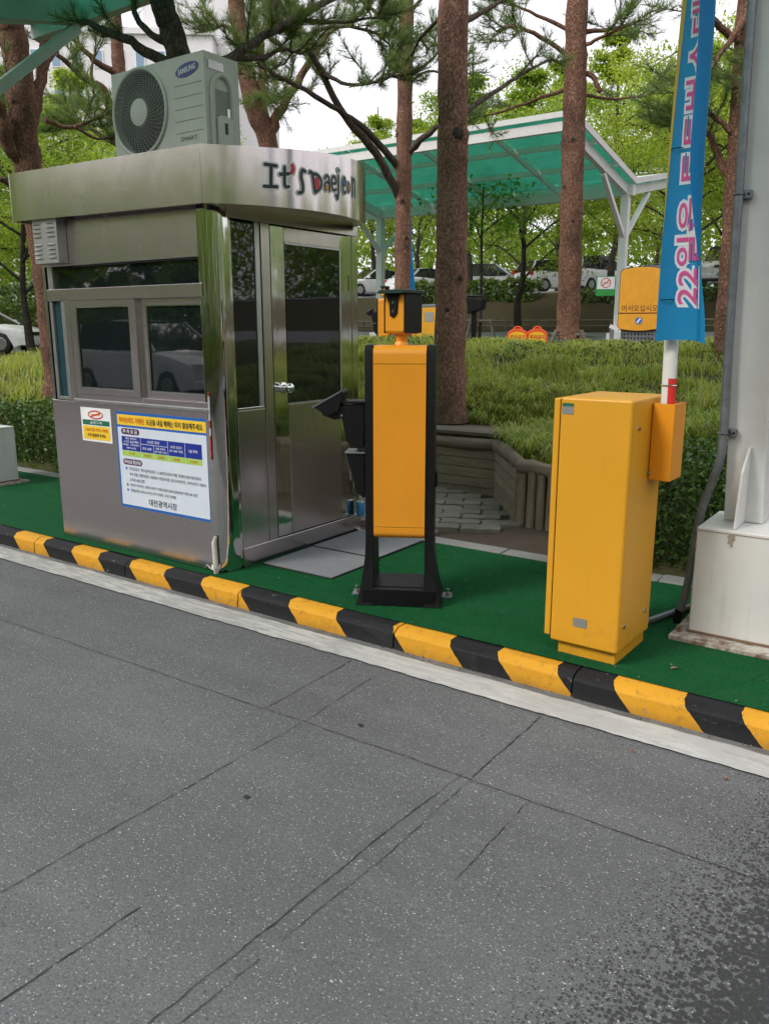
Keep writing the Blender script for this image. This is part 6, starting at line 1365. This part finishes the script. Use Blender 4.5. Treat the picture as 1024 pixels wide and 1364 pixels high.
    for sg in (-1, 1):
        if kind == 'sedan': MB().box(-hb - .012, -hb + .20, sg * hw * .90 - .16 * (sg > 0), sg * hw * .90 + .16 * (sg < 0), zr - .20, zr - .06).build('tail_light', 'lamp_red', t_, bev=.02, world=False)
        else: MB().box(-hb - .012, -hb + .16, sg * hw * .93 - .11 * (sg > 0), sg * hw * .93 + .11 * (sg < 0), zr - .22, zr + .12).build('tail_light', 'lamp_red', t_, bev=.02, world=False)
        MB().box(hb - .28, hb + .006, sg * hw * .88 - .26 * (sg > 0), sg * hw * .88 + .26 * (sg < 0), zf - .16, zf - .03).build('headlight', 'lamp_clear', t_, bev=.02, world=False)
        MB().box(.82, .95, sg * (hw + .02) - .09, sg * (hw + .02) + .09, zb_ + .02, zb_ + .15).build('mirror', paint, t_, bev=.03, world=False)
    MB().box(-hb - .03, -hb + .12, -hw * .9, hw * .9, .30, .52).build('rear_bumper', paint, t_, bev=.05, world=False); MB().box(hb - .12, hb + .03, -hw * .9, hw * .9, .26, .48).build('front_bumper', paint, t_, bev=.05, world=False)
    MB().box(-hb - .04, -hb - .031, -.26, .26, .55 if kind != 'sedan' else .62, .70 if kind != 'sedan' else .74).build('rear_plate', 'plate_green' if paint == 'car_silver' else 'print_white', t_, world=False); MB().box(hb + .031, hb + .04, -.26, .26, .36, .48).build('front_plate', 'plate_green' if paint == 'car_silver' else 'print_white', t_, world=False)
    MB().box(hb - .02, hb + .012, -.38, .38, zf - .17, zf - .05).build('grille', 'car_black', t_, bev=.01, world=False)
    return t_
PK = lambda x, d: (lambda p: (p[0], p[1], gz(p[0], p[1]) + .03))(at(x, 438, d))
for x, d, rot, paint, kind, lab in (
    (497, 40, R(-110), 'car_white', 'sedan', 'white sedan in the car park just right of the booth door edge'), (478, 47, R(80), 'car_dark', 'suv', 'dark car behind the white sedan beside the booth'),
    (566, 39.5, R(75), 'car_white', 'sedan', 'white sedan tail-on between the slimmer pine and the thick pine'), (572, 47, R(70), 'car_white', 'suv', 'white tall car in the second row behind the thick pine'),
    (655, 40, R(20), 'car_silver', 'suv', 'silver estate car parked above the hedge right of the thick pine'), (735, 36.5, R(60), 'car_white', 'hatch', 'white hatchback with red tail lights left of the reddish pine'), (690, 49, R(15), 'car_dark', 'suv', 'dark van in the second row behind the white hatchback'),
    (792, 37, R(70), 'car_white', 'suv', 'white tall car right of the reddish pine'), (762, 46, R(60), 'car_white', 'hatch', 'white small car in the second row behind the reddish pine'), (880, 40, R(75), 'car_white', 'sedan', 'white car half hidden behind the amber welcome cabinet'),
    (958, 33.5, R(-78), 'car_silver', 'suv', 'silver tall car facing out between the banner and the conduit'), (612, 46, R(70), 'car_dark', 'sedan', 'dark sedan in the second row right of the thick pine'), (840, 48, R(70), 'car_dark', 'suv', 'dark tall car in the second row behind the far canopy post')):
    car('parked_car', lab, PK(x, d * 1.18), rot, paint, kind)
p = at(-34, 446, 30); car('parked_car', 'white sedan standing on the road at the far left edge', (p[0], p[1], .77), R(28), 'car_white', 'sedan', 'cars on the roads')
car('parked_car', 'white tall car standing across the lane, mirrored in the booth windows', (-15.5, -6.2, .0), R(3), 'car_white', 'suv', 'cars on the roads')

# ------------------------------------------------------------------ far lane equipment
p = at(508, 440, 18.8); kiosk_post('camera_post', 'small far amber camera post beyond the bank, right of the booth', (p[0] - .2, p[1], .86), R(20))
p = at(571, 440, 18.2)
f = thing('barrier_gate', 'far amber gate cabinet half hidden by the thick pine', 'barrier gate', (p[0], p[1], .9))
MB().box(-.32, .40, -.2, .2, 0, 1.10).build('cabinet', 'paint_gate', f, bev=.015, world=False); MB().box(-.30, .38, -.205, .19, 1.102, 1.16).build('lid', 'galvanised', f, bev=.01, world=False)
MB().box(.02, .24, -.206, -.2015, .80, 1.0).build('sticker', 'steel_grey_box', f, world=False); MB().box(-.30, .38, -.18, .18, 0, .05).build('plinth', 'paint_gate', f, world=False)
fl = thing('banner', 'narrow far blue banner on a slim pole just left of the thick pine', 'banner', (p[0] - .42, p[1] - .3, .9))
MB().cyl((-.0, 0, 0), (.06, 0, 3.0), .016, 8).build('pole', 'aluminium', fl, world=False)
V = []
for j in range(31):
    t_ = j / 30
    for i in range(7): V.append((.02 + .03 * t_ + .055 * i * (1 - .35 * t_) * (.55 + .25 * math.sin(t_ * 4)), .05 * math.sin(i * 1.4 + t_ * 5), .75 + 2.15 * t_))
o = fast_mesh('cloth', V, [(j * 7 + i, j * 7 + i + 1, (j + 1) * 7 + i + 1, (j + 1) * 7 + i) for j in range(30) for i in range(6)], 'banner_blue', None, True); o.parent = fl
# amber welcome cabinet
p = at(850, 440, 17.2); wc = thing('ticket_machine', 'amber rounded cabinet lettered in Korean on a grey perforated stand', 'ticket machine', (p[0], p[1], .9), R(10))
sc_ = 17.2 / 1107.0; zc = CAMZ - .9
def rnd_panel(x0, x1, z0, z1, bulge, y0, y1, mat, nm):
    P = [(x0, z0 + .06), (x0 + .05, z0)] + [(x0 + .05 + (x1 - x0 - .1) * i / 8, z0 - bulge * math.sin(math.pi * i / 8)) for i in range(1, 8)] + [(x1 - .05, z0), (x1, z0 + .06), (x1, z1 - .06), (x1 - .05, z1)] + [(x1 - .05 - (x1 - x0 - .1) * i / 8, z1 + bulge * math.sin(math.pi * i / 8)) for i in range(1, 8)] + [(x0 + .05, z1), (x0, z1 - .06)]
    m = MB(); m.prism(P, y0, y1, lambda a, b, h: (a, h, b)); return m.build(nm, mat, wc, bev=.008, world=False)
z0 = zc + 1 * sc_ - .02; z1 = zc + 73 * sc_; xw = 25.5 * sc_
rnd_panel(-xw - .012, xw + .02, z0 - .012, z1 + .012, .035, -.06, .22, 'paint_black', 'cabinet'); rnd_panel(-xw, xw, z0, z1, .035, -.075, -.0605, 'sign_amber', 'front')
MB().box(-xw + .005, xw - .005, -.0785, -.0755, z0 + .295, z0 + .315).build('stripe', 'sign_brown', wc, world=False)
m = MB(); textm(m, 'welcome', 0, z0 + .40, lambda a, b: (a, -.0775, b), .125, xw * 1.72, 'C'); m.build('lettering', 'sign_brown', wc, world=False)
m = MB(); m.tube([(0, -.0755, z0 + .16), (0, -.080, z0 + .16)], .075, 20); m.build('emblem', 'steel_grey_box', wc, world=False); m = MB(); m.tube([(0, -.0805, z0 + .16), (0, -.082, z0 + .16)], .055, 20); m.build('emblem_disc', 'letter_blue', wc, world=False); MB().bar((-.03, -.0835, z0 + .12), (.03, -.0835, z0 + .20), .002, .03, up=(0, 0, 1)).build('emblem_mark', 'print_white', wc, world=False)
MB().box(-xw + .06, xw - .08, -.02, .16, 0, z0).build('stand', 'perforated_grey', wc, world=False)
for i in range(9):
    for j in range(5): MB().box(-xw + .12 + i * .066, -xw + .15 + i * .066, -.0225, -.0202, z0 - .12 - j * .075, z0 - .085 - j * .075).build('stand_hole', 'seal_black', wc, world=False)
MB().bar((-xw - .10, -.12, 0), (-xw - .10, -.12, z0 + .02), .07, .07, up=(0, 1, 0)).build('bollard', 'galvanised', wc, world=False); MB().bar((-xw - .14, -.12, z0 + .06), (-xw + .03, -.12, z0 - .02), .08, .07).build('bollard_cap', 'white_steel', wc, world=False)
# no-smoking sign on the far canopy post
p = at(814, 382, 18.9); ns = thing('smoking_sign', 'small white and green no-smoking sign on the far canopy post', 'sign', p, R(22)); sw = .20
ns.location = (p[0], p[1] - .35, p[2])
MB().box(-sw, sw, -.012, .012, -.20, .20).build('board', 'sign_green', ns, world=False); MB().box(-sw + .02, sw - .02, -.0145, -.0122, -.06, .185).build('field', 'print_white', ns, world=False)
m = MB(); ring_sign(m, 0, .065, .105, .105, .018, lambda a, b: (a, -.016, b)); m.build('ring', 'print_red', ns, world=False); MB().bar((-.07, -.0165, .0), (.07, -.0165, .13), .002, .018).build('slash', 'print_red', ns, world=False); MB().box(-.06, .06, -.0158, -.0147, .055, .078).build('cigarette', 'letter_orange', ns, world=False)
MB().box(-.03, .03, .0125, .33, -.02, .02).build('bracket', 'galvanised', ns, world=False)
# round no-parking stands
for x, lab in ((689, 'left of two round orange no-parking stands on the bank crest'), (715, 'right of two round orange no-parking stands on the bank crest')):
    p = at(x, 448, 15.2); q = thing('no_parking_stand', lab, 'sign', (p[0], p[1], gz(p[0], p[1]) - .02), R(22), 'round no-parking stands'); zc = CAMZ - 8.0 * 15.2 / 1107 - (gz(p[0], p[1]) - .02) ; r_ = .185
    m = MB(); P = [(-r_, zc - .22)] + [(r_ * math.cos(a), zc + r_ * .62 * math.sin(a)) for a in np.linspace(math.pi, 0, 17)] + [(r_, zc - .22)]; m.prism(P, -.03, .03, lambda a, b, h: (a, h, b)); m.build('shell', 'sign_orange', q, bev=.012, world=False)
    m = MB(); P = [(-r_ * .80, zc - .16)] + [(r_ * .80 * math.cos(a), zc - .02 + r_ * .42 * math.sin(a)) for a in np.linspace(math.pi, 0, 13)] + [(r_ * .80, zc - .16)]; m.prism(P, -.036, -.0305, lambda a, b, h: (a, h, b)); m.build('face', 'poster_yellow', q, world=False)
    m = MB(); textm(m, 'nopark', 0, zc - .035, lambda a, b: (a, -.0375, b), .075, .26, 'C'); m.build('lettering', 'print_red', q, world=False)
    m = MB(); m.tube([(.07 * math.cos(a), 0, zc + r_ * .55 + .045 * math.sin(a)) for a in np.linspace(0, math.pi, 9)], .014, 7); m.build('handle', 'sign_orange', q, smooth=True, world=False)
    MB().box(-.16, .16, -.09, .09, 0, .05).build('foot', 'paint_black', q, bev=.01, world=False); MB().box(-.14, .14, -.025, .025, .05, max(.06, zc - .20)).build('stem', 'sign_orange', q, world=False)
# prop frames round young and old trees
def props(x, d, lab, h=.75, w=.40):
    p = at(x, 440, d); z = gz(p[0], p[1]); q = thing('tree_prop', lab, 'tree prop', (p[0], p[1], z - .05), R(25))
    for sx in (-1, 1):
        for sy in (-1, 1): MB().tube([(sx * w, sy * w * .8, 0), (sx * w * .55, sy * w * .45, h)], .028, 8).build('leg', 'timber_dark', q, smooth=True, world=False)
    for sy in (-1, 1): MB().tube([(-w * .8, sy * w * .45, h - .06), (w * .8, sy * w * .45, h - .06)], .026, 8).build('rail', 'timber_dark', q, smooth=True, world=False)
    for sx in (-1, 1): MB().tube([(sx * w * .55, -w * .7, h - .10), (sx * w * .55, w * .7, h - .10)], .026, 8).build('rail', 'timber_dark', q, smooth=True, world=False)
props(757, 12.0, 'low timber prop frame round the reddish pine', .30, .30); props(640, 20.5, 'dark timber prop frame round the young tree right of the thick pine', .95, .42)
yt = thing('young_tree', 'young thin-stemmed tree in a prop frame right of the thick pine', 'tree', at(638, 440, 20.5)); yt.location.z = .9
T = catmull([(0, 0, 0), (.03, 0, 1.5), (-.02, .04, 3.0), (.05, 0, 4.6)], 6); MB().tube(T, [.05 - .035 * i / (len(T) - 1) for i in range(len(T))], 8).build('trunk', 'tree_bark', yt, smooth=True, world=False)
pts = []; m = MB()
for i in range(14):
    a = i * 2.4; z_ = 2.4 + 2.2 * i / 14; e = Vector((math.cos(a) * random.uniform(.5, 1.0), math.sin(a) * random.uniform(.5, 1.0), z_ + .5)); m.tube([(0, 0, z_), e], [.012, .005], 5); pts.append(rng.normal(size=(110, 3)) * np.array([.35, .35, .16]) + np.array(e))
m.build('limbs', 'tree_bark', yt, world=False); V, F = leaf_quads(np.concatenate(pts), .12, .6, .8); o = fast_mesh('crown', V, F, 'tree_leaf'); o.parent = yt
cp = thing('camera_pole', 'black far camera unit on a slim post right of the thick pine', 'camera post', at(631, 440, 19)); cp.location.z = .9
MB().box(-.05, .05, -.05, .05, 0, 1.2).build('pole', 'paint_black', cp, bev=.01, world=False); m = MB(); m.prism([(-.12, .98), (.22, 1.08), (.26, 1.30), (-.14, 1.36)], -.12, .12, lambda a, b, h: (a, h, b)); m.build('housing', 'paint_black', cp, bev=.02, world=False); MB().box(-.16, .30, -.14, .14, 1.362, 1.385).build('hood', 'paint_darkgreen', cp, bev=.008, world=False)
# low rail along the far road and blue notice behind the banner
fw = thing('road_fence', 'low brown rail fence along the far road below the slope', 'fence', (-12, 25.3, 1.44))
for i in range(26):
    x = -26 + i * 1.2; MB().tube([(x, 25.35, gz(x, 25.35) - .03), (x, 25.35, gz(x, 25.35) + .42)], .035, 7).build('post', 'timber_dark', fw)
for dz in (.18, .36): MB().tube([(-26, 25.35, gz(-20, 25.35) + dz), (4, 25.35, gz(-2, 25.35) + dz)], .028, 7).build('rail', 'timber_dark', fw)
p = at(912, 450, 13); bs = thing('blue_notice', 'low blue and white notice board on the bank behind the banner foot', 'sign', (p[0], p[1], gz(p[0], p[1]))); MB().box(-.20, .22, -.012, .012, .02, .28).build('board', 'poster_blue', bs, world=False); MB().box(-.02, .18, -.0145, -.0122, .06, .22).build('field', 'print_white', bs, world=False); MB().box(-.02, .02, .0125, .04, -.1, .2).build('stake', 'aluminium', bs, world=False)

# ------------------------------------------------------------------ far building
p0 = at(70, 438, 105); bd = thing('office_building', 'pale grey office building with rows of small blue windows above the trees at left', 'building', (p0[0], p0[1], 2), R(38))
def blk(nm, x0, x1, y0, y1, z0, z1, rows, cols, wz0, wdz, ww, wh):
    w_ = MB().box(x0, x1, y0, y1, z0, z1).build(nm, 'building_wall', bd, world=False)
    MB().box(x0 - .3, x1 + .3, y0 - .3, y1 + .3, z1, z1 + .6).build('parapet', 'building_wall', bd, world=False)
    for r_ in range(rows):
        for c in range(cols):
            cx_ = x0 + (x1 - x0) * (c + .5) / cols; z_ = wz0 + r_ * wdz
            wi = MB().box(cx_ - ww / 2 - .12, cx_ + ww / 2 + .12, y0 - .10, y0 - .001, z_ - .12, z_ + wh + .12).build('window', 'print_white', bd, world=False); MB().box(cx_ - ww / 2, cx_ + ww / 2, y0 - .13, y0 - .101, z_, z_ + wh).build('pane', 'building_glass', wi, world=False)
blk('wing', -14, 20, 0, 14, -2, 31, 3, 15, 20.5, 3.6, .85, 1.6)
blk('tower', 12, 26, 3, 16, -2, 38, 2, 0, 28, 4, 1.2, 1.8)
MB().box(-14.2, 20.2, -.6, -.15, 17.0, 19.0).build('glass_band', 'building_glass', bd, world=False)

# ------------------------------------------------------------------ small litter
def leaf_on_road(x, y, z, lab, mat='dry_leaf', s=.012):
    o = thing('fallen_leaf', lab, 'leaf', (x, y, z)); a = random.uniform(0, 6); m = MB()
    P = [(s * k * math.cos(a) - w_ * math.sin(a) * s, s * k * math.sin(a) + w_ * math.cos(a) * s, .002 + abs(w_) * .004) for k, w_ in ((-1, 0), (-.4, .45), (.3, .5), (1, 0), (.3, -.5), (-.4, -.45))]
    m.add(P, [(0, 1, 4, 5), (1, 2, 3, 4)] if False else [(0, 1, 2, 3), (0, 3, 4, 5)]); m.build('blade', mat, o, world=False)
leaf_on_road(-.83, 2.80, .003, 'tiny brown leaf on the asphalt near the white line'); leaf_on_road(-.50, 2.80, .003, 'tiny reddish leaf on the asphalt by the wet patch'); leaf_on_road(-.86, 3.40, IZ + .012, 'dry twig-like leaf on the turf in front of the gate', 'timber_log', .02)
gp = thing('gum_spot', 'dark flattened spot on the asphalt beside the long joint', 'stain', (-1.80, 1.75, .002)); m = MB(); m.add([(.013 * (1 + random.uniform(-.25, .2)) * math.cos(a), .009 * (1 + random.uniform(-.25, .2)) * math.sin(a), .002) for a in np.linspace(0, 6.283, 15)[:-1]], [tuple(range(14))]); m.build('spot', 'crack_fill', gp, world=False)
gp = thing('gum_spot', 'small dark spot on the asphalt between the two short joints', 'stain', (-1.79, 2.38, .002)); m = MB(); m.add([(.015 * (1 + random.uniform(-.25, .2)) * math.cos(a), .010 * (1 + random.uniform(-.25, .2)) * math.sin(a), .002) for a in np.linspace(0, 6.283, 15)[:-1]], [tuple(range(14))]); m.build('spot', 'crack_fill', gp, world=False)
nl = thing('straw', 'pale dry straw lying on the asphalt', 'straw', (-1.03, 1.05, .003)); MB().tube([(-.03, -.02, .003), (0, .005, .005), (.035, .02, .003)], .0012, 5).build('stem', 'poster_yellow', nl, world=False)

# grit and leaf fragments swept against the kerb and the back edging
n = 900; gx = -7 + 7.4 * rng.random(n); side = rng.random(n); gy = np.where(side < .6, 3.055 + .045 * rng.random(n) ** .6, 3.215 + 1.39 * rng.random(n) ** 3); gy = np.where(side > .86, 4.60 - .10 * rng.random(n) ** 2, gy); gzz = np.where(gy < 3.12, .008, IZ + .014)
dense = np.exp(-((gx + 2.2) / .5) ** 2) + np.exp(-((gx + .75) / .3) ** 2) * .6; kp = (rng.random(n) < .22 + dense) & ~((gx < -3.42) & (gy > 3.2)); V, F = leaf_quads(np.stack([gx, gy, gzz], 1)[kp], .011, .55, 3.0, .7); V[:, 2] = np.maximum(V[:, 2], np.where(V[:, 1] < 3.12, .0065, IZ + .0115))
tag(fast_mesh('grit', V, F, 'litter'), 'grit and leaf fragments lying along the kerb and on the turf', 'litter', kind='stuff')
